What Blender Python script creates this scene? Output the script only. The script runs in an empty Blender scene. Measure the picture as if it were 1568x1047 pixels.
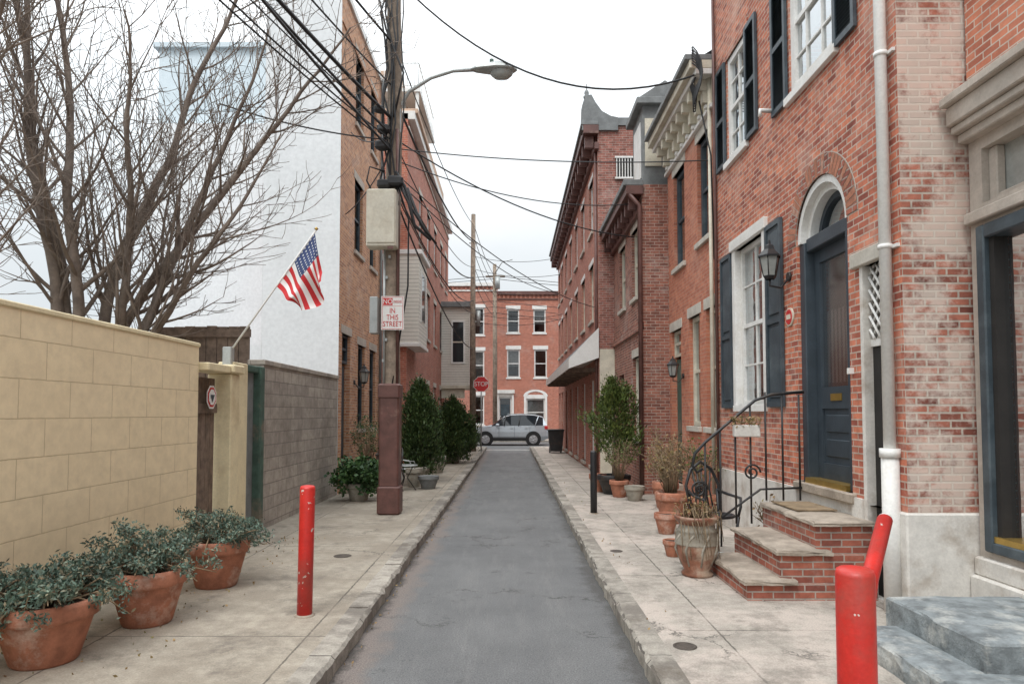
import bpy, math, random
import numpy as np
from mathutils import Vector, Matrix
random.seed(7); rng=np.random.default_rng(7)
sc=bpy.context.scene
R=math.radians
# ---------------------------------------------------------------- materials
def nt(name):
    m=bpy.data.materials.new(name); m.use_nodes=True
    t=m.node_tree; b=t.nodes['Principled BSDF']; return m,t,b
def N(t,k,**kw):
    n=t.nodes.new(k)
    for a,v in kw.items(): setattr(n,a,v)
    return n
def mixc(t,fac,a,b,mode='MIX'):
    n=N(t,'ShaderNodeMixRGB',blend_type=mode)
    for i,v in enumerate((fac,a,b)):
        if hasattr(v,'is_output'): t.links.new(v,n.inputs[i])
        elif i==0: n.inputs[0].default_value=v
        else: n.inputs[i].default_value=(*v,1)
    return n.outputs[0]
def noise(t,vec,scale,detail=3,rough=.6):
    n=N(t,'ShaderNodeTexNoise'); n.inputs['Scale'].default_value=scale
    n.inputs['Detail'].default_value=min(detail,6); n.inputs['Roughness'].default_value=rough
    t.links.new(vec,n.inputs['Vector']); return n.outputs[0]
def ramp(t,val,p0,p1,c0=(0,0,0),c1=(1,1,1)):
    n=N(t,'ShaderNodeValToRGB'); t.links.new(val,n.inputs[0])
    e=n.color_ramp.elements; e[0].position=p0; e[1].position=p1
    e[0].color=(*c0,1); e[1].color=(*c1,1); return n.outputs[0]
def bump(t,b,h,strength=.4,dist=.01):
    n=N(t,'ShaderNodeBump'); n.inputs['Strength'].default_value=strength; n.inputs['Distance'].default_value=dist
    t.links.new(h,n.inputs['Height']); t.links.new(n.outputs[0],b.inputs['Normal'])
def coord(t,k='Object'): return N(t,'ShaderNodeTexCoord').outputs[k]
def cracks(t,v,scale,wd,seed=0):
    mp=N(t,'ShaderNodeMapping'); mp.inputs['Location'].default_value=(seed,seed*2,0); t.links.new(v,mp.inputs[0])
    n3=N(t,'ShaderNodeTexNoise'); n3.inputs['Scale'].default_value=2.2; n3.inputs['Detail'].default_value=6; n3.inputs['Roughness'].default_value=.7; t.links.new(mp.outputs[0],n3.inputs['Vector'])
    dn=N(t,'ShaderNodeVectorMath',operation='ADD'); t.links.new(mp.outputs[0],dn.inputs[0]); t.links.new(n3.outputs['Color'],dn.inputs[1])
    vo=N(t,'ShaderNodeTexVoronoi',feature='DISTANCE_TO_EDGE'); vo.inputs['Scale'].default_value=scale; t.links.new(dn.outputs[0],vo.inputs['Vector'])
    c=ramp(t,vo.outputs[0],wd*.3,wd,(1,1,1),(0,0,0))
    k=ramp(t,noise(t,mp.outputs[0],.8,2),.5,.6)
    q=N(t,'ShaderNodeMath',operation='MULTIPLY'); t.links.new(c,q.inputs[0]); t.links.new(k,q.inputs[1]); return q.outputs[0]
def mk(name,c,rough=.7,var=.25,scale=6,metal=0,bmp=.2,c2=None,stain=None,spec=None,sp=(.5,.68),chip=None):
    m,t,b=nt(name); v=coord(t)
    n1=noise(t,v,scale,3); d=c2 or tuple(x*(1-var) for x in c)
    col=mixc(t,ramp(t,n1,.35,.65),c,d)
    if stain: col=mixc(t,ramp(t,noise(t,v,scale*.35,5,.7),*sp),col,stain)
    col=mixc(t,.25,col,ramp(t,noise(t,v,scale*9,1),.3,.7,(.6,.6,.6),(1,1,1)),'MULTIPLY')
    if chip: col=mixc(t,ramp(t,noise(t,v,13,4,.6),.66,.67),col,chip)
    t.links.new(col,b.inputs['Base Color'])
    b.inputs['Roughness'].default_value=rough; b.inputs['Metallic'].default_value=metal
    if spec is not None: b.inputs['Specular IOR Level'].default_value=spec
    if bmp: bump(t,b,noise(t,v,scale*6,2),bmp,.006)
    return m
def brick(name,c1,c2,mort,w=.2,h=.068,ms=.007,stain=(.6,.55,.5),samt=.35,thr=(.52,.7),off=.5,dark=.45,bmp=.7,wob=.004,frq=2,dirt=0,dcol=(.12,.095,.07),crk=0,vary=0):
    m,t,b=nt(name); v=coord(t,'UV')
    nn=N(t,'ShaderNodeTexNoise'); nn.inputs['Scale'].default_value=14; nn.inputs['Detail'].default_value=1; t.links.new(v,nn.inputs['Vector'])
    s=N(t,'ShaderNodeVectorMath',operation='SCALE'); s.inputs['Scale'].default_value=wob; t.links.new(nn.outputs['Color'],s.inputs[0])
    a=N(t,'ShaderNodeVectorMath',operation='ADD'); t.links.new(v,a.inputs[0]); t.links.new(s.outputs[0],a.inputs[1])
    def bt(ca,cb,cm,bias=0):
        k=N(t,'ShaderNodeTexBrick',offset=off,offset_frequency=frq,squash=1); t.links.new(a.outputs[0],k.inputs['Vector'])
        k.inputs['Color1'].default_value=(*ca,1); k.inputs['Color2'].default_value=(*cb,1); k.inputs['Mortar'].default_value=(*cm,1)
        for q,z in (('Scale',1),('Mortar Size',ms),('Mortar Smooth',.2),('Bias',bias),('Brick Width',w),('Row Height',h)): k.inputs[q].default_value=z
        return k
    k=bt(c1,c2,mort); col=k.outputs['Color']
    if vary:
        k2=bt((1,1,1),(.40,.34,.40),(1,1,1),-.45)
        f=N(t,'ShaderNodeMath',operation='MULTIPLY'); t.links.new(ramp(t,noise(t,v,2.5,3),.4,.6),f.inputs[0]); f.inputs[1].default_value=vary
        col=mixc(t,f.outputs[0],col,k2.outputs['Color'],'MULTIPLY')
    col=mixc(t,dark,col,ramp(t,noise(t,v,7,4,.7),.3,.62,(.42,.40,.40),(1.0,1.0,1.0)),'MULTIPLY')
    st=ramp(t,noise(t,v,.9,6,.74),*thr)
    mm=N(t,'ShaderNodeMath',operation='MULTIPLY'); t.links.new(st,mm.inputs[0]); mm.inputs[1].default_value=samt
    col=mixc(t,mm.outputs[0],col,stain)
    if dirt:
        mp=N(t,'ShaderNodeMapping'); mp.inputs['Location'].default_value=(31,17,0); t.links.new(v,mp.inputs[0])
        m2=N(t,'ShaderNodeMath',operation='MULTIPLY'); t.links.new(ramp(t,noise(t,mp.outputs[0],1.5,6,.78),.52,.66),m2.inputs[0]); m2.inputs[1].default_value=dirt
        col=mixc(t,m2.outputs[0],col,dcol)
        col=mixc(t,.6,col,ramp(t,noise(t,v,70,2,.8),.3,.7,(.55,.55,.55),(1.15,1.15,1.15)),'MULTIPLY')
    if crk: col=mixc(t,cracks(t,v,.5,.012,5),col,tuple(x*.35 for x in c2))
    t.links.new(col,b.inputs['Base Color']); b.inputs['Roughness'].default_value=.88
    hh=N(t,'ShaderNodeMath',operation='MULTIPLY'); t.links.new(k.outputs['Fac'],hh.inputs[0]); hh.inputs[1].default_value=-1
    bump(t,b,hh.outputs[0],bmp,.008)
    return m
def glassm(name,tr=.55,rough=.03,base=.08):
    m,t,b=nt(name); t.nodes.remove(b)
    tp=N(t,'ShaderNodeBsdfTransparent'); tp.inputs[0].default_value=(tr,tr*1.03,tr*1.05,1)
    gl=N(t,'ShaderNodeBsdfGlossy'); gl.inputs['Roughness'].default_value=rough; gl.inputs[0].default_value=(.9,.93,.95,1)
    lw=N(t,'ShaderNodeLayerWeight'); lw.inputs[0].default_value=.35
    mp=N(t,'ShaderNodeMath',operation='MULTIPLY_ADD'); mp.inputs[1].default_value=.5; mp.inputs[2].default_value=base
    t.links.new(lw.outputs['Fresnel'],mp.inputs[0])
    nb=N(t,'ShaderNodeBump'); nb.inputs['Strength'].default_value=.08; nb.inputs['Distance'].default_value=.05
    t.links.new(noise(t,coord(t),2.5,2),nb.inputs['Height']); t.links.new(nb.outputs[0],gl.inputs['Normal'])
    mx=N(t,'ShaderNodeMixShader'); t.links.new(mp.outputs[0],mx.inputs[0]); t.links.new(tp.outputs[0],mx.inputs[1]); t.links.new(gl.outputs[0],mx.inputs[2])
    t.links.new(mx.outputs[0],t.nodes['Material Output'].inputs[0]); return m
def leafm(name,cols):
    m,t,b=nt(name); g=N(t,'ShaderNodeNewGeometry')
    r=N(t,'ShaderNodeValToRGB'); t.links.new(g.outputs['Random Per Island'],r.inputs[0])
    e=r.color_ramp.elements
    e[0].color=(*cols[0],1); e[1].color=(*cols[-1],1)
    for i,c in enumerate(cols[1:-1]): q=e.new((i+1)/(len(cols)-1)); q.color=(*c,1)
    col=mixc(t,.6,r.outputs[0],ramp(t,noise(t,coord(t),4,2),.35,.65,(.35,.35,.35),(1.25,1.25,1.2)),'MULTIPLY')
    t.links.new(col,b.inputs['Base Color']); b.inputs['Roughness'].default_value=.6
    return m
M={}
M['b1']=brick('brick_red_old',(.68,.23,.13),(.38,.10,.065),(.56,.44,.36),ms=.008,stain=(.68,.46,.37),samt=.5,thr=(.50,.66),dark=.7,vary=1)
M['b1p']=brick('brick_pier_weathered',(.50,.18,.12),(.25,.08,.055),(.53,.45,.38),stain=(.70,.61,.53),samt=.68,thr=(.46,.56),ms=.010,dark=.7,vary=.9)
M['b0']=brick('brick_orange',(.68,.26,.155),(.48,.16,.10),(.62,.52,.44),stain=(.66,.48,.38),samt=.25,dark=.5,vary=.6)
M['b2']=brick('brick_smooth_orange',(.58,.22,.13),(.46,.155,.095),(.48,.33,.25),ms=.004,stain=(.64,.43,.34),samt=.3,vary=.3)
M['b3']=brick('brick_brown',(.41,.16,.11),(.24,.09,.065),(.44,.35,.29),samt=.4,dark=.7,vary=.7)
M['b4']=brick('brick_dark_red',(.41,.155,.12),(.26,.10,.075),(.42,.33,.28),samt=.35,dark=.7,vary=.7)
M['b4f']=brick('brick_red_far',(.52,.185,.125),(.38,.13,.09),(.50,.36,.29),samt=.4,stain=(.58,.43,.35),vary=.4)
M['l1']=brick('brick_tan',(.64,.33,.18),(.44,.20,.115),(.60,.48,.37),samt=.3,vary=.5)
M['e1']=brick('brick_end',(.55,.19,.12),(.43,.14,.09),(.52,.35,.28),samt=.25)
M['step']=brick('brick_step',(.46,.145,.09),(.27,.085,.06),(.42,.35,.30),ms=.008,stain=(.5,.42,.36),samt=.5,dark=.65,vary=.7)
M['yel']=brick('painted_block_yellow',(.84,.70,.47),(.82,.68,.45),(.56,.44,.27),w=.62,h=.31,ms=.0045,stain=(.68,.55,.36),samt=.55,dark=.25,bmp=.6,wob=.008,thr=(.46,.70))
M['gry']=brick('grey_block',(.46,.41,.35),(.35,.31,.27),(.27,.24,.21),w=.4,h=.2,ms=.008,stain=(.17,.145,.12),samt=.7,dark=.5,thr=(.45,.68))
M['side']=brick('clapboard_cream',(.74,.71,.64),(.72,.69,.62),(.32,.30,.27),w=9,h=.12,ms=.007,samt=.1,dark=.15)
M['walk']=brick('sidewalk_concrete',(.445,.395,.32),(.40,.355,.29),(.14,.12,.10),w=1.62,h=1.85,ms=.009,stain=(.28,.24,.19),samt=.85,dark=.55,off=0.0,thr=(.43,.58),bmp=.4,wob=.02,dirt=.65,dcol=(.145,.125,.105),crk=1)
M['walkr']=brick('sidewalk_concrete_right',(.45,.405,.35),(.41,.37,.32),(.16,.14,.12),w=1.7,h=1.9,ms=.009,stain=(.57,.49,.43),samt=.7,dark=.55,off=0.0,thr=(.46,.56),bmp=.4,wob=.02,dirt=.65,dcol=(.18,.16,.135),crk=1)
M['curb']=brick('curb_granite',(.47,.43,.37),(.39,.36,.31),(.12,.105,.09),w=.5,h=1.7,ms=.008,stain=(.16,.14,.12),samt=.8,dark=.7,off=0,thr=(.46,.58),bmp=1,wob=.02,dirt=.6)
M['stucco']=mk('white_stucco',(.80,.82,.83),.9,.05,1.2,bmp=.5,stain=(.72,.74,.75))
M['white']=mk('white_paint',(.82,.81,.78),.5,.08,4,stain=(.68,.65,.60))
M['white2']=mk('white_worn_paint',(.74,.71,.66),.7,.18,5,stain=(.44,.38,.32),bmp=.5)
M['cream']=mk('cream_paint',(.68,.63,.51),.6,.15,4,stain=(.48,.42,.33))
M['ycap']=mk('yellow_paint_trim',(.80,.69,.45),.7,.12,4,stain=(.58,.47,.29))
M['blue']=mk('slate_blue_paint',(.055,.076,.092),.5,.3,5,stain=(.09,.115,.13))
M['door']=mk('navy_door_paint',(.048,.064,.08),.45,.25,5)
M['black']=mk('black_iron',(.02,.02,.022),.45,.3,9,stain=(.06,.045,.035))
M['wire']=mk('black_cable',(.02,.02,.022),.6,.2,9,bmp=0)
M['stone']=mk('brown_stone',(.52,.46,.40),.85,.2,5,stain=(.39,.33,.28),bmp=.5)
M['slab']=mk('step_slab_stone',(.44,.37,.30),.85,.3,6,stain=(.23,.19,.15),bmp=.8)
M['gran']=mk('blue_grey_marble',(.28,.31,.32),.75,.5,7,stain=(.50,.50,.47),bmp=1.2)
M['lint']=mk('limestone_trim',(.60,.56,.49),.85,.2,4,stain=(.42,.38,.32))
M['wood']=mk('weathered_wood',(.23,.165,.125),.85,.45,9,bmp=.8)
M['pole']=mk('utility_pole_wood',(.33,.26,.20),.9,.4,7,stain=(.14,.105,.08),bmp=1)
M['rust']=mk('brown_metal_guard',(.155,.07,.058),.5,.35,5,stain=(.28,.18,.14),sp=(.6,.75))
M['green']=mk('green_paint_post',(.07,.13,.10),.7,.4,6,stain=(.2,.16,.12))
M['red']=mk('red_bollard_paint',(.64,.030,.022),.42,.2,7,stain=(.42,.06,.045),bmp=.3,chip=(.62,.50,.45))
M['terra']=mk('terracotta',(.46,.185,.11),.8,.35,9,stain=(.60,.43,.35),bmp=.4,sp=(.54,.72))
M['terrad']=mk('terracotta_glazed_dark',(.30,.12,.07),.4,.5,6,stain=(.46,.36,.27))
M['soil']=mk('soil',(.06,.04,.028),.95,.4,20,bmp=1)
M['cont']=mk('cast_stone_pot',(.40,.37,.31),.85,.3,8,stain=(.24,.2,.15))
M['bark']=mk('tree_bark',(.25,.20,.165),.9,.35,8,stain=(.13,.10,.085))
M['twig']=mk('dry_twigs',(.32,.23,.14),.9,.4,8)
M['cur']=mk('curtain_cloth',(.62,.60,.56),.9,.3,8)
M['redcur']=mk('red_curtain',(.32,.12,.09),.9,.5,9)
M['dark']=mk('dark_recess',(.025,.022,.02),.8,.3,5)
M['roof']=mk('roof_tar',(.07,.07,.07),.9,.3,3)
M['slate']=mk('slate_grey',(.22,.23,.23),.7,.3,5)
M['gal']=mk('galvanised_metal',(.44,.46,.45),.4,.2,5,metal=.3)
M['beige']=mk('beige_box_paint',(.68,.64,.53),.5,.1,3,stain=(.50,.44,.34))
M['tan']=mk('tan_stucco',(.60,.42,.31),.85,.15,3)
M['bluehaze']=mk('pale_blue_siding',(.68,.77,.82),.7,.06,3)
M['haze2']=mk('pale_window_blind',(.62,.71,.76),.5,.06,3)
M['silver']=mk('car_silver',(.56,.61,.65),.22,.05,2,metal=.35,bmp=0)
M['tyre']=mk('tyre',(.02,.02,.02),.8,.2,9)
M['rim']=mk('alloy_rim',(.5,.5,.51),.3,.1,9,metal=.6,bmp=0)
M['lamp']=mk('lamp_glass',(.36,.37,.35),.15,.2,4,bmp=0)
M['signw']=mk('sign_white',(.78,.77,.74),.4,.06,5,bmp=0)
M['signr']=mk('sign_red',(.60,.03,.03),.4,.1,5,bmp=0)
M['brass']=mk('brass',(.55,.36,.10),.3,.2,5,metal=.7,bmp=0)
M['glass']=glassm('window_glass'); M['dglass']=glassm('door_glass',.4,.22,.04)
M['sglass']=glassm('shop_glass',.85,.02,.2)
M['carglass']=mk('car_glass',(.02,.025,.03),.05,.1,2,bmp=0)
M['iron']=mk('manhole_iron',(.10,.08,.065),.6,.4,20,bmp=1)
M['blgr']=leafm('leaves_bluegreen',[(.05,.08,.06),(.09,.15,.115),(.16,.24,.19),(.24,.20,.13)])
M['conif']=leafm('conifer_leaves',[(.04,.065,.012),(.08,.12,.022),(.14,.17,.035)])
M['conifd']=leafm('conifer_leaves_dark',[(.02,.045,.012),(.04,.08,.016),(.075,.11,.028)])
M['ivy']=leafm('ivy_leaves',[(.02,.06,.02),(.045,.11,.03),(.08,.15,.045)])
M['dry']=leafm('dry_leaves',[(.24,.15,.07),(.36,.24,.11),(.17,.17,.06)])
def asphalt(name,base,lo,patch):
    m,t,b=nt(name); v=coord(t)
    col=mixc(t,ramp(t,noise(t,v,.7,6,.72),.36,.64),base,lo)
    mp=N(t,'ShaderNodeMapping'); mp.inputs['Scale'].default_value=(2.6,.35,1); t.links.new(v,mp.inputs[0])
    col=mixc(t,ramp(t,noise(t,mp.outputs[0],1.3,6,.78),.50,.74),col,patch)
    col=mixc(t,ramp(t,noise(t,v,1.9,6,.8),.60,.68),col,tuple(x*.5 for x in base))
    sx=N(t,'ShaderNodeSeparateXYZ'); t.links.new(v,sx.inputs[0])
    n4=noise(t,v,1.9,6,.78)
    for sign,lo_,hi,cc in ((1,-.88,-.72,(.20,.165,.145)),(1,-1.02,-.94,(.065,.056,.05)),(-1,-.70,-.58,(.065,.06,.056))):
        xs=sx.outputs[0]
        if sign<0:
            q=N(t,'ShaderNodeMath',operation='MULTIPLY'); t.links.new(xs,q.inputs[0]); q.inputs[1].default_value=-1; xs=q.outputs[0]
        ad=N(t,'ShaderNodeMath',operation='MULTIPLY_ADD'); t.links.new(n4,ad.inputs[0]); ad.inputs[1].default_value=.7; t.links.new(xs,ad.inputs[2])
        mr=N(t,'ShaderNodeMapRange'); t.links.new(ad.outputs[0],mr.inputs[0])
        for i,vv in zip((1,2,3,4),(lo_+.10,hi+.10,.85,0)): mr.inputs[i].default_value=vv
        col=mixc(t,mr.outputs[0],col,cc)
    col=mixc(t,cracks(t,v,.45,.012,2),col,(.06,.058,.055))
    col=mixc(t,1.0,col,ramp(t,noise(t,v,75,3,.85),.32,.68,(.42,.42,.42),(1.5,1.5,1.5)),'MULTIPLY')
    t.links.new(col,b.inputs['Base Color']); b.inputs['Roughness'].default_value=.66
    bump(t,b,noise(t,v,110,1),.8,.008); return m
M['asph']=asphalt('asphalt',(.160,.162,.162),(.118,.12,.122),(.19,.19,.186))
M['asph2']=mk('asphalt_plain',(.15,.15,.15),.8,.2,1.5,bmp=.4)
# ---------------------------------------------------------------- mesh builder
class MB:
    def __init__(s): s.v=[];s.f=[];s.m=[];s.mats=[];s.sm=[]
    def mi(s,m):
        if m not in s.mats: s.mats.append(m)
        return s.mats.index(m)
    def poly(s,pts,m,smooth=False):
        o=len(s.v); s.v+= [tuple(p) for p in pts]; s.f.append(tuple(range(o,o+len(pts)))); s.m.append(s.mi(m)); s.sm.append(smooth)
    def box(s,x0,x1,y0,y1,z0,z1,m):
        x0,x1=min(x0,x1),max(x0,x1);y0,y1=min(y0,y1),max(y0,y1);z0,z1=min(z0,z1),max(z0,z1)
        o=len(s.v); s.v+=[(x0,y0,z0),(x1,y0,z0),(x1,y1,z0),(x0,y1,z0),(x0,y0,z1),(x1,y0,z1),(x1,y1,z1),(x0,y1,z1)]
        for q in ((3,2,1,0),(4,5,6,7),(0,1,5,4),(1,2,6,5),(2,3,7,6),(3,0,4,7)): s.f.append(tuple(o+i for i in q)); s.m.append(s.mi(m)); s.sm.append(False)
    def bbox(s,x0,x1,y0,y1,z0,z1,m,c=.012,jit=0):
        x0,x1=min(x0,x1),max(x0,x1);y0,y1=min(y0,y1),max(y0,y1);z0,z1=min(z0,z1),max(z0,z1)
        rings=[]
        for z,i in ((z0,c),(z0+c,0),(z1-c,0),(z1,c)):
            X0,X1,Y0,Y1=x0+i,x1-i,y0+i,y1-i; k=c
            rings.append([(X0+k,Y0,z),(X1-k,Y0,z),(X1,Y0+k,z),(X1,Y1-k,z),(X1-k,Y1,z),(X0+k,Y1,z),(X0,Y1-k,z),(X0,Y0+k,z)])
        o=len(s.v)
        for r in rings: s.v+=[tuple(a+random.uniform(-jit,jit) for a in p) for p in r]
        k=s.mi(m)
        for i in range(3):
            for j in range(8):
                s.f.append((o+i*8+j,o+i*8+(j+1)%8,o+(i+1)*8+(j+1)%8,o+(i+1)*8+j)); s.m.append(k); s.sm.append(False)
        s.f.append(tuple(o+j for j in reversed(range(8)))); s.m.append(k); s.sm.append(False)
        s.f.append(tuple(o+24+j for j in range(8))); s.m.append(k); s.sm.append(False)
    def tube(s,pts,rad,m,seg=8,caps=True,smooth=True):
        pts=[Vector(p) for p in pts]; n=len(pts)
        if not hasattr(rad,'__len__'): rad=[rad]*n
        o=len(s.v); up=Vector((0,0,1)); k=s.mi(m); a=None
        for i in range(n):
            d=(pts[min(i+1,n-1)]-pts[max(i-1,0)])
            if d.length<1e-9: d=Vector((0,0,1))
            d.normalize()
            if a is None:
                a=d.cross(up) if abs(d.z)<.95 else d.cross(Vector((1,0,0)))
            a=(a-d*a.dot(d)); 
            if a.length<1e-6: a=d.cross(Vector((1,0,0)))
            a.normalize(); b=d.cross(a)
            for j in range(seg):
                t=2*math.pi*j/seg; s.v.append(tuple(pts[i]+(a*math.cos(t)+b*math.sin(t))*rad[i]))
        for i in range(n-1):
            for j in range(seg):
                s.f.append((o+i*seg+j,o+i*seg+(j+1)%seg,o+(i+1)*seg+(j+1)%seg,o+(i+1)*seg+j)); s.m.append(k); s.sm.append(smooth)
        if caps:
            s.f.append(tuple(o+j for j in reversed(range(seg)))); s.f.append(tuple(o+(n-1)*seg+j for j in range(seg))); s.m+=[k,k]; s.sm+=[False,False]
    def lathe(s,cx,cy,z0,prof,m,seg=24,sx=1,sy=1,smooth=True):
        o=len(s.v); k=s.mi(m)
        for r,z in prof:
            for j in range(seg):
                t=2*math.pi*j/seg; s.v.append((cx+r*sx*math.cos(t),cy+r*sy*math.sin(t),z0+z))
        for i in range(len(prof)-1):
            for j in range(seg):
                s.f.append((o+i*seg+j,o+i*seg+(j+1)%seg,o+(i+1)*seg+(j+1)%seg,o+(i+1)*seg+j)); s.m.append(k); s.sm.append(smooth)
    def leaves(s,P,size,m,asp=.45,dirs=None):
        P=np.asarray(P); n=len(P); k=s.mi(m)
        a=rng.normal(size=(n,3)) if dirs is None else dirs+rng.normal(size=(n,3))*.35
        a/=np.linalg.norm(a,axis=1,keepdims=True)
        b=rng.normal(size=(n,3)); b-=a*(a*b).sum(1,keepdims=True); b/=np.linalg.norm(b,axis=1,keepdims=True)
        sz=size*rng.uniform(.6,1.35,(n,1)); a=a*sz*.5; b=b*sz*.5*asp
        Q=np.stack([P-a,P+b,P+a,P-b],1).reshape(-1,3); o=len(s.v); s.v+=list(map(tuple,Q))
        for i in range(n): s.f.append((o+4*i,o+4*i+1,o+4*i+2,o+4*i+3))
        s.m+=[k]*n; s.sm+=[False]*n
    def bounds(s):
        a=np.array(s.v); return a.min(0),a.max(0)
    def obj(s,name,uv=True):
        me=bpy.data.meshes.new(name); me.from_pydata(s.v,[],s.f); 
        for m in s.mats: me.materials.append(M[m])
        me.polygons.foreach_set('material_index',s.m); me.polygons.foreach_set('use_smooth',s.sm)
        if uv:
            ul=me.uv_layers.new(name='UV'); me.update()
            nl=len(me.loops); vi=np.empty(nl,int); me.loops.foreach_get('vertex_index',vi)
            co=np.array(s.v)[vi]; nr=np.empty(len(s.f)*3); me.polygons.foreach_get('normal',nr); nr=np.abs(nr.reshape(-1,3))
            tot=np.empty(len(s.f),int); me.polygons.foreach_get('loop_total',tot)
            ax=np.repeat(np.argmax(nr,1),tot); u=np.where(ax==0,co[:,1],co[:,0]); v=np.where(ax==2,co[:,1],co[:,2])
            ul.data.foreach_set('uv',np.stack([u,v],1).astype(np.float32).ravel())
        me.update(); ob=bpy.data.objects.new(name,me); sc.collection.objects.link(ob); return ob
class G:
    def __init__(s,name): s.name=name; s.parts={}; s.extra=[]
    def __getitem__(s,k):
        if k not in s.parts: s.parts[k]=MB()
        return s.parts[k]
    def done(s):
        if len(s.parts)==1 and not s.extra:
            return list(s.parts.values())[0].obj(s.name)
        bs=[p.bounds() for p in s.parts.values()]
        lo=np.min([b[0] for b in bs],0); hi=np.max([b[1] for b in bs],0)
        loc=Vector(((lo[0]+hi[0])/2,(lo[1]+hi[1])/2,lo[2]))
        e=bpy.data.objects.new(s.name,None); e.empty_display_size=.2; e.location=loc; sc.collection.objects.link(e)
        for k,p in s.parts.items():
            if p.f:
                o=p.obj(k); o.parent=e; o.matrix_parent_inverse=Matrix.Translation(-loc)
        for o in s.extra: o.parent=e; o.matrix_parent_inverse=Matrix.Translation(-loc)
        return e
class Fr:
    def __init__(s,k,c): s.k=k; s.c=c
    def P(s,u,z,d=0):
        if s.k=='R': return (s.c-d,u,z)
        if s.k=='L': return (s.c+d,u,z)
        return (u,s.c-d,z)
    def box(s,mb,u0,u1,z0,z1,d0,d1,m,ch=0):
        a=s.P(u0,z0,d0); b=s.P(u1,z1,d1)
        (mb.bbox if ch else mb.box)(a[0],b[0],a[1],b[1],a[2],b[2],m,*([ch] if ch else []))
    def quad(s,mb,u0,u1,z0,z1,d,m): mb.poly([s.P(u0,z0,d),s.P(u1,z0,d),s.P(u1,z1,d),s.P(u0,z1,d)],m)
def wall(mb,fr,u0,u1,z0,z1,ops,m,rev=.16):
    us=sorted({u0,u1,*[o[0] for o in ops],*[o[1] for o in ops]}); zs=sorted({z0,z1,*[o[2] for o in ops],*[o[3] for o in ops]})
    us=[u for u in us if u0<=u<=u1]; zs=[z for z in zs if z0<=z<=z1]
    for a,b in zip(us,us[1:]):
        for c,d in zip(zs,zs[1:]):
            if any(o[0]<(a+b)/2<o[1] and o[2]<(c+d)/2<o[3] for o in ops): continue
            fr.quad(mb,a,b,c,d,0,m)
    for o in ops:
        a,b,c,d=o[:4]
        for p,q in (((a,c),(a,d)),((b,c),(b,d)),((a,c),(b,c)),((a,d),(b,d))):
            mb.poly([fr.P(*p,0),fr.P(*q,0),fr.P(*q,-rev),fr.P(*p,-rev)],m)
def window(g,fr,a,b,c,d,fm='white',cols=1,rows=1,lintel='lint',sill='lint',cur=None,fw=.06,dep=-.15,lh=.2,le=.1):
    W=g['window_frames']
    D0,D1=dep,dep+.08
    fr.box(W,a,a+fw,c,d,D0,D1,fm); fr.box(W,b-fw,b,c,d,D0,D1,fm)
    fr.box(W,a+fw,b-fw,d-fw,d,D0,D1,fm); fr.box(W,a+fw,b-fw,c,c+fw,D0,D1,fm)
    mz=(c+d)/2; fr.box(W,a+fw,b-fw,mz-.03,mz+.03,D0+.005,D1-.01,fm)
    for i in range(1,cols):
        u=a+(b-a)*i/cols; fr.box(W,u-.012,u+.012,c+fw,d-fw,D0+.02,D1-.02,fm)
    for h0,h1 in ((c,mz),(mz,d)):
        for j in range(1,rows):
            z=h0+(h1-h0)*j/rows; fr.box(W,a+fw,b-fw,z-.012,z+.012,D0+.023,D1-.023,fm)
    fr.quad(g['window_glass'],a+fw,b-fw,c+fw,d-fw,D0+.035,'glass')
    if cur:
        C=g['curtains']
        if cur=='half': fr.quad(C,a,b,mz-.2,d,D0-.08,'cur')
        elif cur=='full': fr.quad(C,a,b,c,d,D0-.08,'cur')
        else:
            for s0,s1 in ((a,a+(b-a)*.3),(b-(b-a)*.3,b)):
                n=8
                for i in range(n):
                    p=s0+(s1-s0)*i/n; q=s0+(s1-s0)*(i+1)/n; e0=-.06 if i%2 else -.1; e1=-.1 if i%2 else -.06
                    C.poly([fr.P(p,c,D0+e0),fr.P(q,c,D0+e1),fr.P(q,d,D0+e1),fr.P(p,d,D0+e0)],'cur')
    T=g['trim']
    if lintel: fr.box(T,a-le,b+le,d,d+lh,-.1,.015,lintel,.006)
    if sill: fr.box(T,a-.07,b+.07,c-.1,c,-.12,.06,sill,.006)
def shutter(g,fr,a,b,c,d,m='blue',louv=True):
    S=g['shutters']; t0,t1=.012,.05; w=.06
    fr.box(S,a,a+w,c,d,t0,t1,m); fr.box(S,b-w,b,c,d,t0,t1,m)
    mids=[c,c+(d-c)*.45,d-w]
    for z in mids: fr.box(S,a+w,b-w,z,z+w+.01,t0,t1-.002,m)
    if louv:
        z=c+w+.03
        while z<d-w-.03:
            if abs(z-mids[1]-.035)>.06: 
                S.poly([fr.P(a+w,z,t1-.008),fr.P(b-w,z,t1-.008),fr.P(b-w,z+.035,t0+.004),fr.P(a+w,z+.035,t0+.004)],m)
            z+=.042
        fr.quad(S,a+w,b-w,c,d,t0+.002,m)
    else:
        fr.quad(S,a+w,b-w,c,d,t0+.01,m)
        for z0,z1 in ((c+.12,mids[1]-.05),(mids[1]+.12,d-.12)): fr.box(S,a+w+.03,b-w-.03,z0,z1,t0,t0+.025,m,.01)
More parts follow.
